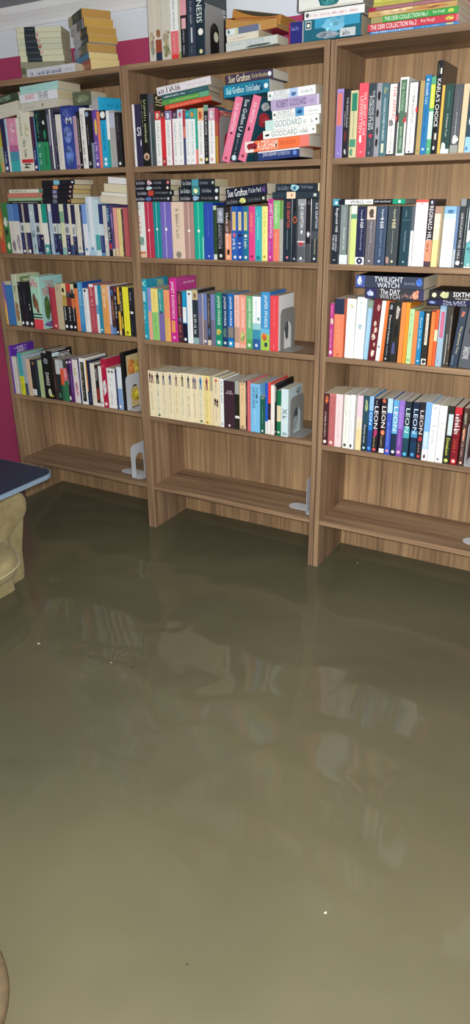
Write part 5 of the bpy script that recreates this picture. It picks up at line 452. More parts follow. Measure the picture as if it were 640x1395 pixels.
# ------------------------------------------------------------------ mesh helpers
def mesh_obj(name, V, F, mats, parent=None, fm=None, fc=None, smooth=False):
    me = bpy.data.meshes.new(name); me.from_pydata(V, [], F)
    for m in mats: me.materials.append(m)
    if fm: me.polygons.foreach_set('material_index', fm)
    if fc:
        ca = me.color_attributes.new('Col', 'FLOAT_COLOR', 'CORNER')
        buf = []
        for poly, c in zip(me.polygons, fc): buf.extend(list(c) * poly.loop_total)
        ca.data.foreach_set('color', buf)
    if smooth: me.polygons.foreach_set('use_smooth', [True] * len(me.polygons))
    me.update()
    o = bpy.data.objects.new(name, me); COL.objects.link(o)
    if parent: o.parent = parent
    return o

def empty(name, loc, label=None, cat=None, group=None, rot=None):
    o = bpy.data.objects.new(name, None); COL.objects.link(o); o.empty_display_size = .02
    if rot is not None: o.matrix_world = Matrix.Translation(Vector(loc)) @ rot
    else: o.location = loc
    if label: o['label'] = label
    if cat: o['category'] = cat
    if group: o['group'] = group
    return o

def tag(o, label=None, cat=None, group=None, kind=None):
    if label: o['label'] = label
    if cat: o['category'] = cat
    if group: o['group'] = group
    if kind: o['kind'] = kind
    return o

def box_vf(x0, x1, y0, y1, z0, z1, V, F):
    i = len(V)
    V += [(x0,y0,z0),(x1,y0,z0),(x1,y1,z0),(x0,y1,z0),(x0,y0,z1),(x1,y0,z1),(x1,y1,z1),(x0,y1,z1)]
    F += [(i,i+3,i+2,i+1),(i+4,i+5,i+6,i+7),(i,i+1,i+5,i+4),(i+1,i+2,i+6,i+5),(i+2,i+3,i+7,i+6),(i+3,i,i+4,i+7)]

def box(name, x0, x1, y0, y1, z0, z1, mat, parent=None, bevel=0, seg=2):
    V, F = [], []; box_vf(x0, x1, y0, y1, z0, z1, V, F)
    o = mesh_obj(name, V, F, [mat], parent)
    if bevel:
        md = o.modifiers.new('b', 'BEVEL'); md.width = bevel; md.segments = seg; md.limit_method = 'ANGLE'
    return o

# ------------------------------------------------------------------ lettering
_txt = {}
def text_shape(s):
    """normalised outline faces of a line of lettering: x 0..1, y 0..1"""
    if s in _txt: return _txt[s]
    cu = bpy.data.curves.new('t', 'FONT'); cu.body = s; cu.resolution_u = 2; cu.fill_mode = 'FRONT'
    cu.offset = .002
    o = bpy.data.objects.new('t', cu); COL.objects.link(o)
    dg = bpy.context.evaluated_depsgraph_get()
    me = bpy.data.meshes.new_from_object(o.evaluated_get(dg))
    V = [tuple(v.co) for v in me.vertices]; F = [tuple(p.vertices) for p in me.polygons]
    bpy.data.objects.remove(o); bpy.data.curves.remove(cu); bpy.data.meshes.remove(me)
    if V:
        xs = [v[0] for v in V]; ys = [v[1] for v in V]
        x0, x1, y0, y1 = min(xs), max(xs), min(ys), max(ys)
        V = [((v[0]-x0)/(x1-x0+1e-9), (v[1]-y0)/(y1-y0+1e-9)) for v in V]
    _txt[s] = (V, F); return _txt[s]

def blob(rnd, n=11):
    P = []
    for i in range(n):
        a = 2*math.pi*i/n; r = rnd.uniform(.72, 1.0)
        P.append((.5+.5*r*math.cos(a), .5+.5*r*math.sin(a)))
    return P
def disc(n=14): return [(.5+.5*math.cos(2*math.pi*i/n), .5+.5*math.sin(2*math.pi*i/n)) for i in range(n)]

def shapes2d(kind, item, rnd, W, H):
    """-> list of (verts, faces) in surface units (a across 0..W, b down 0..H)"""
    S = []
    def put(P, F, u0, u1, v0, v1, swap=False):
        # P in unit square (px right, py up); normal: right = across, up = up
        V = []
        for px, py in P:
            if swap: V.append(((v0+(v1-v0)*py)*W, (u0+(u1-u0)*px)*H))   # running down the spine, tops to the right
            else: V.append(((v0+(v1-v0)*px)*W, (u1-(u1-u0)*py)*H))
        S.append((V, F))
    a = item
    if kind in 'th':
        u0, u1, v0, v1 = map(float, a[:4]); V, F = text_shape(a[5])
        put(V, F, u0, u1, v0, v1, kind == 't')
    elif kind == 'm':
        u0, u1, v0, v1 = map(float, a[:4])
        lw = max((v1-v0)*W*.75/H, .012); u = u0
        while u < u1 - lw*.5:
            w = lw*rnd.uniform(.35, .8)
            if rnd.random() < .14: u += lw*.6; continue
            lo = 0 if rnd.random() < .8 else .3
            hi = 1 if rnd.random() < .45 else .7
            put([(0,lo),(.32,lo),(.32,hi),(0,hi)], [(0,1,2,3)], u, u+w, v0, v1, True)
            if rnd.random() < .75:
                put([(.32,0 if rnd.random()<.5 else .5),(.95,.1),(.95,.35),(.32,.3)], [(0,1,2,3)], u, u+w, v0, v1, True)
            if rnd.random() < .6:
                put([(.68,lo),(1,lo),(1,.68),(.68,.68)], [(0,1,2,3)], u, u+w, v0, v1, True)
            u += w + lw*.22
    elif kind == 'r':
        u0, u1, v0, v1 = map(float, a[:4]); put([(0,0),(1,0),(1,1),(0,1)], [(0,1,2,3)], u0, u1, v0, v1)
    elif kind == 'a':
        u0, u1, v0, v1 = map(float, a[:4]); P = blob(rnd); put(P, [tuple(range(len(P)))], u0, u1, v0, v1)
        for q in range(7):
            s_ = rnd.uniform(.12, .3); cu_, cv_ = rnd.uniform(u0+.1*(u1-u0), u1-.25*(u1-u0)), rnd.uniform(v0, v1-.25*(v1-v0))
            P = blob(rnd, 8); put(P, [tuple(range(8))], cu_, min(cu_+(u1-u0)*s_*rnd.uniform(.6, 1.4), 1), cv_, min(cv_+(v1-v0)*s_*1.6, 1))
    elif kind == 'd':
        u, v, r = map(float, a[:3]); ru = r*W/H; P = disc(); put(P, [tuple(range(len(P)))], u-ru, u+ru, v-r, v+r)
    elif kind == 'f':
        u0, u1, v0, v1 = map(float, a[:4])
        j = rnd.uniform(-.06, .06)
        put([(.38,.84),(.62,.84),(.66,.93),(.58,1),(.42,1),(.34,.93)], [(0,1,2,3,4,5)], u0, u1, v0, v1)
        put([(.28,.5),(.72,.48),(.86,.78),(.6,.84),(.4,.84),(.12,.76)], [(0,1,2,3,4,5)], u0, u1, v0, v1)
        put([(.3,.5),(.5,.5),(.38+j,.0),(.16+j,.0)], [(0,1,2,3)], u0, u1, v0, v1)
        put([(.5,.5),(.72,.5),(.86-j,.0),(.62-j,.0)], [(0,1,2,3)], u0, u1, v0, v1)
    return S

# ------------------------------------------------------------------ books
def make_book(i, rec):
    k, x, y, z, yaw, roll, lie, H, T, D, base, cf, pg, bend, feat, label, grp = rec
    x, y, z, H, T, D = [v/1000 for v in (x, y, z, H, T, D)]; bend /= 1000
    rnd = random.Random(i*7+3)
    hb = k == 'h'
    c = min(.0022 if hb else .0005, T*.2); over = .003 if hb else .0004
    r = min(.0028 if hb else .0012, T*.3)
    items = []
    for it in feat.split(';'):
        if not it: continue
        kd, a = it.split(':', 1); items.append((kd, a.split(',')))
    if not any(it[0] in ('t','m','h','Ft') for it in items) and lie != 2 and not feat:
        L = sum(lin(base)[:3])/3
        items.append(('m', ['.12','.7','.35','.65', 'e4e0d8' if L < .3 else '8a8478']))
        items.append(('d', ['.93','.5','.22', 'd8d4cc' if L < .3 else '8a8478']))
    bands = [(float(a[0]), float(a[1]), lin(a[2])) for kd, a in items if kd == 'b']
    lv = {0.0, 1.0}
    for b0, b1, _ in bands: lv |= {b0, b1}
    if bend: lv |= {j/10 for j in range(11)}
    lv = sorted(lv)
    def bcol(u):
        col = lin(base)
        for b0, b1, cc in bands:
            if b0 <= u <= b1: col = cc
        return col
    V, F, C = [], [], []
    h = T/2
    P = [(-h, D), (-h, r), (-h+.3*r, .3*r), (-h+r, 0), (h-r, 0), (h-.3*r, .3*r), (h, r), (h, D)]
    Q = [(-h+c, D), (-h+c, c), (h-c, c), (h-c, D)]
    rings = []
    for u in lv:
        rings.append(len(V)); V += [(px, py, H*(1-u)) for px, py in P]
    cbase = lin(base); cface = lin(cf) if cf else cbase
    for a in range(len(lv)-1):
        r0, r1 = rings[a], rings[a+1]; um = (lv[a]+lv[a+1])/2
        for s in range(7):
            F.append((r0+s, r1+s, r1+s+1, r0+s+1))
            C.append(cbase if s == 0 else cface if s == 6 else bcol(um))
    q0 = len(V); V += [(px, py, H) for px, py in Q]; q1 = len(V); V += [(px, py, 0) for px, py in Q]
    for s in range(3): F.append((q0+s, q0+s+1, q1+s+1, q1+s)); C.append(cbase if s < 2 else cface)
    t0, b0 = rings[0], rings[-1]
    F += [(t0, t0+1, q0+1, q0), (t0+1, t0+2, t0+3, t0+4, t0+5, t0+6, q0+2, q0+1), (t0+6, t0+7, q0+3, q0+2)]; C += [cbase, bcol(0), cface]
    F += [(b0, q1, q1+1, b0+1), (b0+1, q1+1, q1+2, b0+6, b0+5, b0+4, b0+3, b0+2), (b0+6, q1+2, q1+3, b0+7)]; C += [cbase, bcol(1), cface]
    F += [(t0, q0, q1, b0), (t0+7, b0+7, q1+3, q0+3)]; C += [cbase, cface]
    lay = 0
    e = min(r*.3/T, .1)
    for kd, a in items:
        if kd == 'b': continue
        face = kd[0] == 'F'; kk = kd[-1]
        col = lin(a[3] if kk == 'd' else a[4]); lay += 1
        W = D if face else T
        for qi, (SV, SF) in enumerate(shapes2d(kk, a, rnd, W, H)):
            i0 = len(V); off = .00022 + lay*.00006 + (qi*.000008 if kk == 'a' else 0)
            tone = 1 if (kk != 'a' or not qi) else rnd.choice((.45, .65, .8, 1.25, 1.5))
            cs = tuple(min(c_*tone, .9) for c_ in col[:3]) + (1,)
            for sa, sb in SV:
                sa = min(max(sa, 0 if face else e*T), W if face else T-e*T); sb = min(max(sb, 0), H)
                V.append((h+off, sa, H-sb) if face else (-h+sa, -off, H-sb))
            for f in SF:
                F.append(tuple(i0+j for j in f)); C.append(cs)
    def warp(vs):
        if not bend: return vs
        return [(vx + bend*(1-(2*vz/H-1)**2), vy, vz) for vx, vy, vz in vs]
    rz = Matrix.Rotation(R(yaw), 4, 'Z'); ry = Matrix.Rotation(R(roll if not lie else -roll), 4, 'Y')
    if lie == 0:
        rot = rz @ ry
        ox = -h if roll > 0 else h
        loc = Vector((x, y, z)) + rot @ Vector((ox, 0, 0))
    else:
        up = Matrix.Rotation(R(-90), 4, 'Y')
        if lie == 1:
            rot = rz @ ry @ up
            loc = Vector((x, y, z)) + (rz @ ry) @ Vector((H, 0, h))
        else:       # fore-edge outward
            rz2 = Matrix.Rotation(R(0 if yaw == 180 else yaw), 4, 'Z')
            rot = rz2 @ ry @ up @ Matrix.Rotation(math.pi, 4, 'X')
            loc = Vector((x, y, z)) + (rz2 @ ry) @ Vector((0, D, h))
    root = empty('hardback_book' if hb else 'paperback_book', loc, label, 'book', GROUPS[grp], rot)
    mesh_obj('cover', warp(V), F, [M_GLOSS if (hb or i % 3 == 0) else M_COVER], root, fc=C)
    # page block
    PV, PF = [], []
    n = 10 if bend else 1
    for j in range(n):
        zA, zB = over+(H-2*over)*j/n, over+(H-2*over)*(j+1)/n
        box_vf(-h+c*1.05, h-c*1.05, c*1.05, D-over, zA, zB, PV, PF)
    pc = lin(pg) if pg else lin(rnd.choice(['cfc6b0', 'd4ccb8', 'c8bfa8', 'd2cdc0', 'c4b896']))
    mesh_obj('page_block', warp(PV), PF, [M_PAGE], root, fc=[pc]*len(PF))
    return root

for i, rec in enumerate(BOOKS): make_book(i, rec)

# ------------------------------------------------------------------ bookcases
W, TH, DEP, FLOOR = .8, .019, .262, -.2
HOLE = new_mat('pale_drill_hole', 'a89684', .7)[0]
def bookcase(letter, x0, label):
    root = empty('bookcase', (x0+W/2, DEP/2, FLOOR), label, 'bookcase', 'bookcases along the wall')
    inv = Matrix.Translation((-(x0+W/2), -DEP/2, -FLOOR))
    def add(o):
        o.parent = root; o.matrix_parent_inverse = inv.copy(); return o
    zt = Z[letter+'0']
    for s, xa in ((0, x0), (1, x0+W-TH)):
        V, F = [], []; box_vf(xa, xa+TH, 0, DEP, FLOOR, zt, V, F); fm = [0]*len(F)
        fx = xa+TH+.0002 if s == 0 else xa-.0002
        for yy in (.038, DEP-.045):
            zz = .06
            while zz < zt-.06:
                i0 = len(V); n = 8
                for k in range(n):
                    a = 2*math.pi*k/n*(1 if s == 0 else -1)
                    V.append((fx, yy+.0026*math.cos(a), zz+.0026*math.sin(a)))
                F.append(tuple(range(i0, i0+n))); fm.append(1); zz += .032
        o = mesh_obj('side_panel', V, F, [WV, HOLE], fm=fm); add(o)
        md = o.modifiers.new('b', 'BEVEL'); md.width = .0014; md.segments = 2; md.limit_method = 'ANGLE'
    add(box('top_panel', x0+TH, x0+W-TH, 0, DEP-.006, zt-TH, zt, WH, bevel=.0008))
    for n in range(1, 6):
        zz = Z[letter+str(n)]
        add(box('shelf', x0+TH+.0005, x0+W-TH-.0005, .001, DEP-.007, zz-TH, zz, WH, bevel=.0008))
    add(box('back_panel', x0+TH, x0+W-TH, DEP-.006, DEP, FLOOR+.02, zt-TH, WB))
    return root
bookcase('A', -W, 'walnut bookcase against the crimson wall, beside the dark table')
bookcase('B', 0, 'walnut bookcase between the other two, magenta hardback on its third shelf')
bookcase('C', W+.004, 'walnut bookcase with the album pile on top, furthest from the table')

# ------------------------------------------------------------------ bookends
STEEL, t, b = new_mat('painted_steel_pale_grey', '8e8e8b', .45, 0, .5)
n = N(t, 'ShaderNodeTexNoise'); n.inputs['Scale'].default_value = 400
bp = N(t, 'ShaderNodeBump'); bp.inputs['Strength'].default_value = .05; t.links.new(n.outputs[0], bp.inputs['Height']); t.links.new(bp.outputs[0], b.inputs['Normal'])
STEELW = new_mat('painted_steel_white', 'c4c8ce', .4)[0]

def sheet(poly3, th, normal, V, F):
    """thick sheet from an outline in 3-D"""
    i = len(V); n = len(poly3); nv = Vector(normal)*th
    V += [tuple(p) for p in poly3]; V += [tuple(Vector(p)+nv) for p in poly3]
    F.append(tuple(range(i, i+n))); F.append(tuple(range(i+2*n-1, i+n-1, -1)))
    for k in range(n): F.append((i+k, i+n+k, i+n+(k+1) % n, i+(k+1) % n))

def bookend(x, y, z, label, mat, h=.15, d=.122, yaw=0, tongue=True, foot=True, lean=0, group='metal bookends on the bookcases'):
    root = empty('bookend', (x, y, z), label, 'bookend', group, Matrix.Rotation(R(yaw), 4, 'Z'))
    th = .0012; V, F = [], []
    # upright plate with arched opening, drawn as a ring of quads
    outer, inner = [], []
    n = 28; rc = .022; aw, ah = d*.25, h*.68
    def out_pt(s):
        # s 0..1 from front foot, over the top, to back foot
        L1, L2, L3 = h-rc, d-2*rc, h-rc; A = math.pi/2*rc; tot = L1+A+L2+A+L3; q = s*tot
        if q < L1: return (0, q)
        q -= L1
        if q < A: a = q/rc; return (rc-rc*math.cos(a), h-rc+rc*math.sin(a))
        q -= A
        if q < L2: return (rc+q, h)
        q -= L2
        if q < A: a = q/rc; return (d-rc+rc*math.sin(a), h-rc+rc*math.cos(a))
        q -= A; return (d, h-rc-q)
    def in_pt(s):
        c0 = d/2; L1 = ah-aw; A = math.pi*aw; tot = 2*L1+A; q = s*tot
        if q < L1: return (c0-aw, q)
        q -= L1
        if q < A: a = q/aw; return (c0-aw*math.cos(a), ah-aw+aw*math.sin(a))
        q -= A; return (c0+aw, ah-aw-q)
    so = [i/n for i in range(n+1)]
    for s in so: outer.append(out_pt(s)); inner.append(in_pt(s))
    tl = math.tan(R(lean))
    i0 = 0
    for xx in (0, th):
        V += [(xx+pz*tl, py, pz) for py, pz in outer] + [(xx+pz*tl, py, pz) for py, pz in inner]
    m = n+1
    for k in range(n):
        F.append((k, k+1, m+k+1, m+k)); F.append((2*m+k, 3*m+k, 3*m+k+1, 2*m+k+1))
        F.append((k, 2*m+k, 2*m+k+1, k+1)); F.append((m+k, m+k+1, 3*m+k+1, 3*m+k))
    mesh_obj('upright_plate', V, F, [mat], root)
    if foot:
        V, F = [], []; r2 = .025; L = .055
        P = [(0, 0, 0)] + [(L-r2+r2*math.sin(a), r2-r2*math.cos(a), 0) for a in [math.pi/2*j/6 for j in range(7)]] + \
            [(L-r2+r2*math.cos(a), d-r2+r2*math.sin(a), 0) for a in [math.pi/2*j/6 for j in range(7)]] + [(0, d, 0)]
        sheet(P, th, (0, 0, 1), V, F); mesh_obj('foot_plate', V, F, [mat], root)
    if tongue:
        V, F = [], []; L = ah
        P = [(0, d/2-aw, 0), (0, d/2+aw, 0)] + [(-(L-aw)-aw*math.sin(a), d/2+aw*math.cos(a), 0) for a in [math.pi*j/10 for j in range(11)]]
        sheet(P[::-1], th, (0, 0, 1), V, F); mesh_obj('tongue', V, F, [mat], root)
    return root
bookend(-0.1041, 0.012, 0.5361, 'white metal bookend in front of the sunset cover, fourth shelf', STEELW)
bookend(-0.1205, 0.03, 0.2115, 'white metal bookend alone on the lowest shelf beside the table side', STEELW)
bookend(0.7535, 0.03, 0.2077, 'white metal bookend almost edge-on, lowest shelf of middle bookcase', STEELW)
bookend(0.3867, 0.02, 1.4933, 'grey metal bookend behind the pink leaning spine, top shelf', STEEL, foot=False)
bookend(0.6325, 0.02, 0.8536, 'grey metal bookend against the white cover, third shelf', STEEL)
bookend(0.6791, 0.02, 0.5280, 'grey metal bookend with rounded opening, fourth shelf of middle bookcase', STEEL)
bookend(0.3392, 0.018, 1.8225, 'grey metal bookend in front of black jacket, top of middle bookcase', STEEL, foot=False)
bookend(1.3490, 0.012, 0.5206, 'pale metal bookend at the end of fourth row, right bookcase', STEELW)
bookend(1.4650, 0.03, 0.2072, 'white metal bookend lying half in view, lowest shelf of right bookcase', STEELW)


# ------------------------------------------------------------------ room
def plain_wall(name, base, rough=.8, var=.06, scale=6):
    m, t, b = new_mat(name, base, rough, 0, .25)
    n = N(t, 'ShaderNodeTexNoise'); n.inputs['Scale'].default_value = scale; n.inputs['Detail'].default_value = 5
    mr = N(t, 'ShaderNodeMapRange'); mr.inputs[3].default_value = 1-var; mr.inputs[4].default_value = 1+var
    t.links.new(n.outputs[0], mr.inputs[0])
    mul = N(t, 'ShaderNodeVectorMath', operation='SCALE'); mul.inputs[0].default_value = lin(base)[:3]
    t.links.new(mr.outputs[0], mul.inputs['Scale']); t.links.new(mul.outputs[0], b.inputs['Base Color'])
    return m
CRIM = plain_wall('crimson_wall_paint', 'b4446c')
PALE = plain_wall('pale_blue_white_paint', 'e6eef8')
CEIL = plain_wall('grey_white_ceiling_paint', 'a8aeb8')
CORN = plain_wall('white_cornice_paint', 'eef0f4')
X0, X1, Y0, Y1, DADO, CH = -2.6, 3.2, -3.6, .27, 1.955, 2.12
def S(o): o['kind'] = 'structure'; return o
ROOMW = plain_wall('warm_grey_wall_paint', '9a968e')
def wall(name, a, b, dado=False):
    ax, ay = a; bx, by = b; V = []; F = []; fm = []
    for z0, z1, mi in ((FLOOR, DADO, 0), (DADO, CH, 1)):
        i = len(V); V += [(ax, ay, z0), (bx, by, z0), (bx, by, z1), (ax, ay, z1)]; F.append((i, i+1, i+2, i+3)); fm.append(mi)
    return S(mesh_obj(name, V, F, [CRIM if dado else ROOMW, PALE], fm=fm))
wall('wall_back', (X0, Y1), (X1, Y1), True)
wall('wall_left', (X0, Y0), (X0, Y1)); wall('wall_right', (X1, Y1), (X1, Y0)); wall('wall_front', (X1, Y0), (X0, Y0))
S(mesh_obj('ceiling', [(X0,Y0,CH),(X1,Y0,CH),(X1,Y1,CH),(X0,Y1,CH)], [(0,1,2,3)], [CEIL]))
FLM = plain_wall('brown_carpet', '4a4034')
S(mesh_obj('floor', [(X0,Y0,FLOOR),(X1,Y0,FLOOR),(X1,Y1,FLOOR),(X0,Y1,FLOOR)], [(0,1,2,3)], [FLM]))
# cornice under the ceiling: bright cove, running round the wall behind the bookcases
V, F = [], []
prof = [(0, 2.052), (-.008, 2.052), (-.012, 2.066), (-.022, 2.08), (-.04, 2.098), (-.05, CH), (0, CH)]
for xx in (X0, X1): V += [(xx, Y1+py, pz) for py, pz in prof]
k = len(prof)
for j in range(k): F.append((j, (j+1) % k, k+(j+1) % k, k+j))
S(mesh_obj('trim_1', V, F, [CORN]))

# low round stool by the photographer's feet
JAMB = wood('honey_pine_grain', 2, '463a28', '4e4230', '584a36')
st = empty('stool', (0.994, -2.042, FLOOR), 'low round wooden stool standing in the water, only its seat rim in view', 'stool')
def sp_(o): o.parent = st; o.matrix_parent_inverse = Matrix.Translation(-st.location); return o
V, F = [], []; n = 48; lv_ = [(.155, .172), (.167, .175), (.17, .182), (.17, .190), (.166, .197), (.155, .2), (.08, .196), (.02, .195)]
for rr, zz in lv_: V += [(0.994+rr*math.cos(2*math.pi*j/n), -2.042+rr*math.sin(2*math.pi*j/n), zz) for j in range(n)]
for k in range(len(lv_)-1):
    for j in range(n): F.append((k*n+j, k*n+(j+1) % n, (k+1)*n+(j+1) % n, (k+1)*n+j))
F += [tuple(range(n-1, -1, -1)), tuple((len(lv_)-1)*n+j for j in range(n))]
sp_(mesh_obj('seat', V, F, [JAMB], smooth=True))
for sx, sy in ((1, 1), (1, -1), (-1, 1), (-1, -1)):
    V, F = [], []; m = 12
    for zz, off, rr in ((FLOOR, .115, .012), (.174, .075, .016)):
        V += [(0.994+sx*off+rr*math.cos(2*math.pi*j/m), -2.042+sy*off+rr*math.sin(2*math.pi*j/m), zz) for j in range(m)]
    F = [(j, (j+1) % m, m+(j+1) % m, m+j) for j in range(m)] + [tuple(range(m-1, -1, -1)), tuple(range(m, 2*m))]
    sp_(mesh_obj('leg', V, F, [JAMB], smooth=True))


# ------------------------------------------------------------------ flood water
WATER, t, b = new_mat('murky_flood_water', '8c8058', .05, 0, .5)
b.inputs['IOR'].default_value = 1.33
tc = N(t, 'ShaderNodeTexCoord')
n0 = N(t, 'ShaderNodeTexNoise'); n0.inputs['Scale'].default_value = 1.3; n0.inputs['Detail'].default_value = 4; t.links.new(tc.outputs['Object'], n0.inputs['Vector'])
cr = N(t, 'ShaderNodeValToRGB'); cr.color_ramp.elements[0].position = .35; cr.color_ramp.elements[0].color = lin('524f3d'); cr.color_ramp.elements[1].position = .65; cr.color_ramp.elements[1].color = lin('5d5944')
t.links.new(n0.outputs[0], cr.inputs[0]); t.links.new(cr.outputs[0], b.inputs['Base Color'])
mp = N(t, 'ShaderNodeMapping'); mp.inputs['Scale'].default_value = (1, 1, 1); t.links.new(tc.outputs['Object'], mp.inputs[0])
n1 = N(t, 'ShaderNodeTexNoise'); n1.inputs['Scale'].default_value = 2.6; n1.inputs['Detail'].default_value = 1.5; n1.inputs['Distortion'].default_value = .6; t.links.new(mp.outputs[0], n1.inputs['Vector'])
bp = N(t, 'ShaderNodeBump'); bp.inputs['Strength'].default_value = .28; bp.inputs['Distance'].default_value = .06
t.links.new(n1.outputs[0], bp.inputs['Height']); t.links.new(bp.outputs[0], b.inputs['Normal'])
V, F = [], []
V += [(X0,Y0,0),(X1,Y0,0),(X1,Y1,0),(X0,Y1,0)]; F.append((0,1,2,3))
tag(mesh_obj('flood_water', V, F, [WATER]), 'murky olive brown flood water covering the whole floor', 'water', kind='stuff')

# floating specks
SPECK = new_mat('pale_debris', 'd8d0b8', .7)[0]; DSPECK = new_mat('dark_debris', '2a1c14', .7)[0]
def speck(x, y, s, mat, label, a):
    rnd = random.Random(int(a*100)); V = []; n = 7
    for zz in (.0004, .0016):
        V += [(s*rnd.uniform(.6, 1)*math.cos(2*math.pi*j/n), .6*s*rnd.uniform(.6, 1)*math.sin(2*math.pi*j/n), zz) for j in range(n)]
    F = [tuple(range(n, 2*n)), tuple(range(n-1, -1, -1))] + [(j, (j+1) % n, n+(j+1) % n, n+j) for j in range(n)]
    o = mesh_obj('floating_speck', V, F, [mat]); o.location = (x, y, 0); o.rotation_euler.z = a
    tag(o, label, 'debris', 'specks floating on the water')
speck(0.2202, -0.9598, 0.006, SPECK, 'pale fleck floating nearest the armchair', 0.4)
speck(0.5048, -0.9280, 0.004, SPECK, 'tiny white fleck floating beside a dark crumb', 1.7)
speck(0.5823, -0.9127, 0.005, DSPECK, 'dark crumb floating on the brown water', 3.0)
speck(1.4623, -1.4090, 0.004, SPECK, 'white fleck floating alone in open water', 4.3)
speck(0.9561, 0.1092, 0.004, SPECK, 'tiny fleck floating just below the right bookcase', 5.6)
speck(1.2705, -1.6423, 0.003, DSPECK, 'minute reddish crumb floating nearest the low stool', 6.9)


# ------------------------------------------------------------------ table
TOP, t, b = new_mat('dark_navy_table_laminate', '1e2c3a', .4, 0, .25)
EDGE = new_mat('pale_blue_edge_band', '6c7f90', .35)[0]
LEGM = new_mat('black_steel', '16171a', .4, .6)[0]
def rounded_rect(x0, x1, y0, y1, r, n=8):
    P = []
    for cx, cy, a0 in ((x1-r, y1-r, 0), (x0+r, y1-r, 90), (x0+r, y0+r, 180), (x1-r, y0+r, 270)):
        P += [(cx+r*math.cos(R(a0+90*j/n)), cy+r*math.sin(R(a0+90*j/n))) for j in range(n+1)]
    return P
tb = empty('table', (-.4, -1.4, FLOOR), 'dark navy topped table with pale edge beside the armchair', 'table')
def slab(name, P, z0, z1, mat, parent):
    V, F = [], []; n = len(P)
    V += [(px, py, z0) for px, py in P] + [(px, py, z1) for px, py in P]
    F = [tuple(range(n-1, -1, -1)), tuple(range(n, 2*n))] + [(j, (j+1) % n, n+(j+1) % n, n+j) for j in range(n)]
    o = mesh_obj(name, V, F, [mat]); o.parent = parent; o.matrix_parent_inverse = Matrix.Translation(-parent.location); return o
slab('table_top', rounded_rect(-1.03, .2205, -2.0, -.788, .045), 0.556, .570, TOP, tb)
ro, ri = rounded_rect(-1.034, .2245, -2.004, -.784, .049), rounded_rect(-1.03, .2205, -2.0, -.788, .045)
V, F = [], []; n = len(ro)
for zz in (.554, .5685): V += [(px, py, zz) for px, py in ro] + [(px, py, zz) for px, py in ri]
for j in range(n):
    q = (j+1) % n
    F += [(j, q, 2*n+q, 2*n+j), (n+j, 3*n+j, 3*n+q, n+q), (2*n+j, 2*n+q, 3*n+q, 3*n+j), (j, n+j, n+q, q)]
o = mesh_obj('edge_band', V, F, [EDGE]); o.parent = tb; o.matrix_parent_inverse = Matrix.Translation(-tb.location); o['label'] = 'pale blue-grey edge band'
slab('column', [(-.4+.04*math.cos(a), -1.4+.04*math.sin(a)) for a in [2*math.pi*j/20 for j in range(20)]], FLOOR+.03, .548, LEGM, tb)
slab('base', [(-.4+.28*math.cos(a), -1.4+.28*math.sin(a)) for a in [2*math.pi*j/32 for j in range(32)]], FLOOR, FLOOR+.03, LEGM, tb)

# ------------------------------------------------------------------ armchair
VEL, t, b = new_mat('olive_beige_velvet', 'b09c68', .8, 0, .2)
b.inputs['Sheen Weight'].default_value = .15; b.inputs['Sheen Roughness'].default_value = .4
tc = N(t, 'ShaderNodeTexCoord')
n1 = N(t, 'ShaderNodeTexNoise'); n1.inputs['Scale'].default_value = 14; n1.inputs['Detail'].default_value = 6; n1.inputs['Distortion'].default_value = 1.2; t.links.new(tc.outputs['Object'], n1.inputs['Vector'])
cr = N(t, 'ShaderNodeValToRGB'); cr.color_ramp.elements[0].position = .3; cr.color_ramp.elements[0].color = lin('887c56'); cr.color_ramp.elements[1].position = .7; cr.color_ramp.elements[1].color = lin('9e926c')
t.links.new(n1.outputs[0], cr.inputs[0]); t.links.new(cr.outputs[0], b.inputs['Base Color'])
bp = N(t, 'ShaderNodeBump'); bp.inputs['Strength'].default_value = .25; bp.inputs['Distance'].default_value = .006; t.links.new(n1.outputs[0], bp.inputs['Height']); t.links.new(bp.outputs[0], b.inputs['Normal'])
PIPE = new_mat('pale_piping', 'b4ab88', .7)[0]
ch = empty('armchair', (-.5, -.95, FLOOR), 'olive beige velvet armchair tucked under the navy table', 'armchair')
def cp(o): o.parent = ch; o.matrix_parent_inverse = Matrix.Translation(-ch.location); return o
def extrude_x(name, prof, xs, mat, round_end=.02, smooth=True):
    """prof (y,z) loop swept along x with softened front end"""
    V, F = [], []; n = len(prof)
    cy = sum(a for a, _ in prof)/n; cz = sum(c for _, c in prof)/n
    st = [(xs[0], 1), (xs[1]-round_end, 1)] + [(xs[1]-round_end+round_end*math.sin(R(a)), 1-(1-math.cos(R(a)))*round_end/.07) for a in (25, 50, 70, 90)]
    for xx, sc in st: V += [(xx, cy+(py-cy)*sc, cz+(pz-cz)*sc) for py, pz in prof]
    for a in range(len(st)-1):
        for j in range(n):
            q = (j+1) % n; F.append((a*n+j, a*n+q, (a+1)*n+q, (a+1)*n+j))
    F.append(tuple(range(n-1, -1, -1))); F.append(tuple((len(st)-1)*n+j for j in range(n)))
    o = mesh_obj(name, V, F, [mat], smooth=smooth)
    return cp(o)
def arm(yo, s):
    """overhanging pillow arm over an inset side panel; yo outer side, s=-1 runs towards the seat in -y"""
    pad = [(0, .285), (.003, .31), (.013, .331), (.034, .342), (.075, .348), (.14, .346), (.18, .335), (.2, .30), (.205, .24), (.2, .17),
           (.15, .13), (.128, .146), (.118, .174), (.092, .200), (.056, .219), (.02, .243), (.006, .262)]
    P = [(yo+s*a, z) for a, z in pad]
    extrude_x('armrest', P if s < 0 else P[::-1], (-.92, -.178), VEL, .022)
    pan = [(.012, .265), (.05, .10), (.06, -.17), (.19, -.17), (.19, .24), (.1, .25)]
    Q = [(yo+s*a, z) for a, z in pan]
    o = extrude_x('side_panel', Q, (-.90, -.197), VEL, .006)
    for p_ in o.data.polygons: p_.use_smooth = False
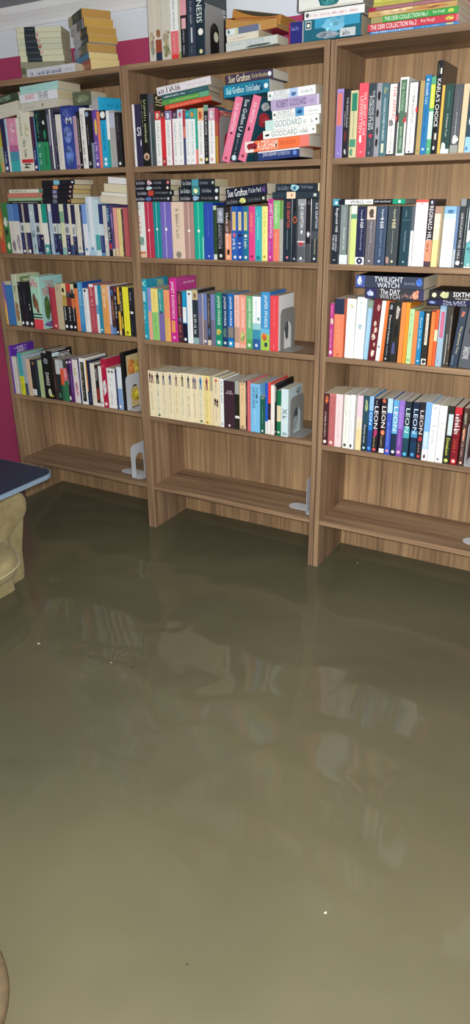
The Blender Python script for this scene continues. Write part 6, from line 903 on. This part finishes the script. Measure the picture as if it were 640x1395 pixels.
arm(-.552, -1); arm(-1.36, 1)
def soft_box(name, x0, x1, y0, y1, z0, z1, rx, rz, mat, puff=.012):
    """cushion: rounded outline, rolled edges, slightly domed"""
    P = rounded_rect(x0, x1, y0, y1, rx, 8); n = len(P); cx, cy = (x0+x1)/2, (y0+y1)/2
    V, F = [], []; lev = []
    for k in range(9):
        a = -90+180*k/8; ins = rz*(1-math.cos(R(a))); zz = (z0+z1)/2 + math.sin(R(a))*(z1-z0)/2
        lev.append((ins, zz))
    for ins, zz in lev:
        for px, py in P:
            dx, dy = px-cx, py-cy
            V.append((cx+dx*(1-ins/abs((x1-x0)/2)), cy+dy*(1-ins/abs((y1-y0)/2)), zz))
    for k in range(8):
        for j in range(n): q = (j+1) % n; F.append((k*n+j, k*n+q, (k+1)*n+q, (k+1)*n+j))
    i = len(V)
    for f, dz in ((.75, puff*.6), (.4, puff*.95)):
        for px, py in P: V.append((cx+(px-cx)*f*(1-rz/abs((x1-x0)/2)), cy+(py-cy)*f*(1-rz/abs((y1-y0)/2)), z1+dz))
    for j in range(n):
        q = (j+1) % n; F.append((8*n+j, 8*n+q, i+q, i+j)); F.append((i+j, i+q, i+n+q, i+n+j))
    F.append(tuple(i+n+j for j in range(n))); F.append(tuple(range(n-1, -1, -1)))
    return cp(mesh_obj(name, V, F, [mat], smooth=True))
soft_box('seat_cushion', -.80, -.022, -1.22, -.692, .108, .188, .16, .022, VEL)
def tube(name, pts, r, mat, closed=True):
    V, F = [], []; n = len(pts); m = 6
    for i, pt in enumerate(pts):
        a = Vector(pts[(i-1) % n]); c = Vector(pts[(i+1) % n]); d = (c-a).normalized(); s = d.cross(Vector((0,0,1))).normalized(); u = s.cross(d)
        V += [tuple(Vector(pt)+(s*math.cos(2*math.pi*k/m)+u*math.sin(2*math.pi*k/m))*r) for k in range(m)]
    for i in range(n):
        for k in range(m): F.append((i*m+k, i*m+(k+1) % m, ((i+1) % n)*m+(k+1) % m, ((i+1) % n)*m+k))
    return cp(mesh_obj(name, V, F, [mat], smooth=True))
tube('piping', [(px, py, .148) for px, py in rounded_rect(-.802, -.019, -1.223, -.689, .163, 8)], .0035, PIPE)
slabP = rounded_rect(-.86, -.165, -1.29, -.625, .03)
cp(slab('seat_base', slabP, FLOOR+.05, .10, VEL, ch))
# front skirt with two stepped folds
cp(slab('skirt', rounded_rect(-.20, -.125, -1.22, -.72, .02), FLOOR+.06, .09, VEL, ch))
soft_box('backrest', -1.06, -.86, -1.34, -.57, -.05, .50, .07, .04, VEL)
for lx in (-.8, -.26):
    for ly in (-1.24, -.68):
        cp(slab('leg', [(lx+.022*math.cos(a), ly+.022*math.sin(a)) for a in [2*math.pi*j/12 for j in range(12)]], FLOOR, FLOOR+.07, LEGM, ch))

# ------------------------------------------------------------------ light
def area(name, loc, rot, size, power, col=(1, 1, 1), sy=None):
    l = bpy.data.lights.new(name, 'AREA'); l.energy = power; l.size = size; l.color = col
    if sy: l.shape = 'RECTANGLE'; l.size_y = sy
    o = bpy.data.objects.new(name, l); COL.objects.link(o); o.location = loc; o.rotation_euler = rot; return o
cam = bpy.data.cameras.new('camera'); co = bpy.data.objects.new('camera', cam); COL.objects.link(co)
f, r_, u = Vector(CAM_F), Vector(CAM_R), Vector(CAM_U)
co.matrix_world = Matrix(((r_.x, u.x, -f.x, CAM_POS[0]), (r_.y, u.y, -f.y, CAM_POS[1]), (r_.z, u.z, -f.z, CAM_POS[2]), (0, 0, 0, 1)))
cam.sensor_fit = 'VERTICAL'; cam.sensor_height = 36; cam.lens = CAM_LENS; cam.clip_start = .02
bpy.context.scene.camera = co
pl = bpy.data.lights.new('phone_flash', 'POINT'); pl.energy = 230; pl.shadow_soft_size = .02; pl.color = (1, .985, .96)
po = bpy.data.objects.new('phone_flash', pl); COL.objects.link(po); po.location = Vector(CAM_POS) + r_*.02 + u*.03 - f*.01
area('ceiling_fill', (1.6, -1.9, CH-.03), (0, 0, 0), .5, 12, (1, .97, .93))  # weak overhead fill light, added; no fixture is seen there
w = bpy.data.worlds.new('w'); bpy.context.scene.world = w; w.use_nodes = True
w.node_tree.nodes['Background'].inputs[0].default_value = (.5, .52, .56, 1); w.node_tree.nodes['Background'].inputs[1].default_value = .3
sc = bpy.context.scene
sc.view_settings.view_transform = 'Standard'; sc.view_settings.look = 'None'; sc.view_settings.gamma = 1; sc.view_settings.exposure = 0
sc.view_settings.use_curve_mapping = False
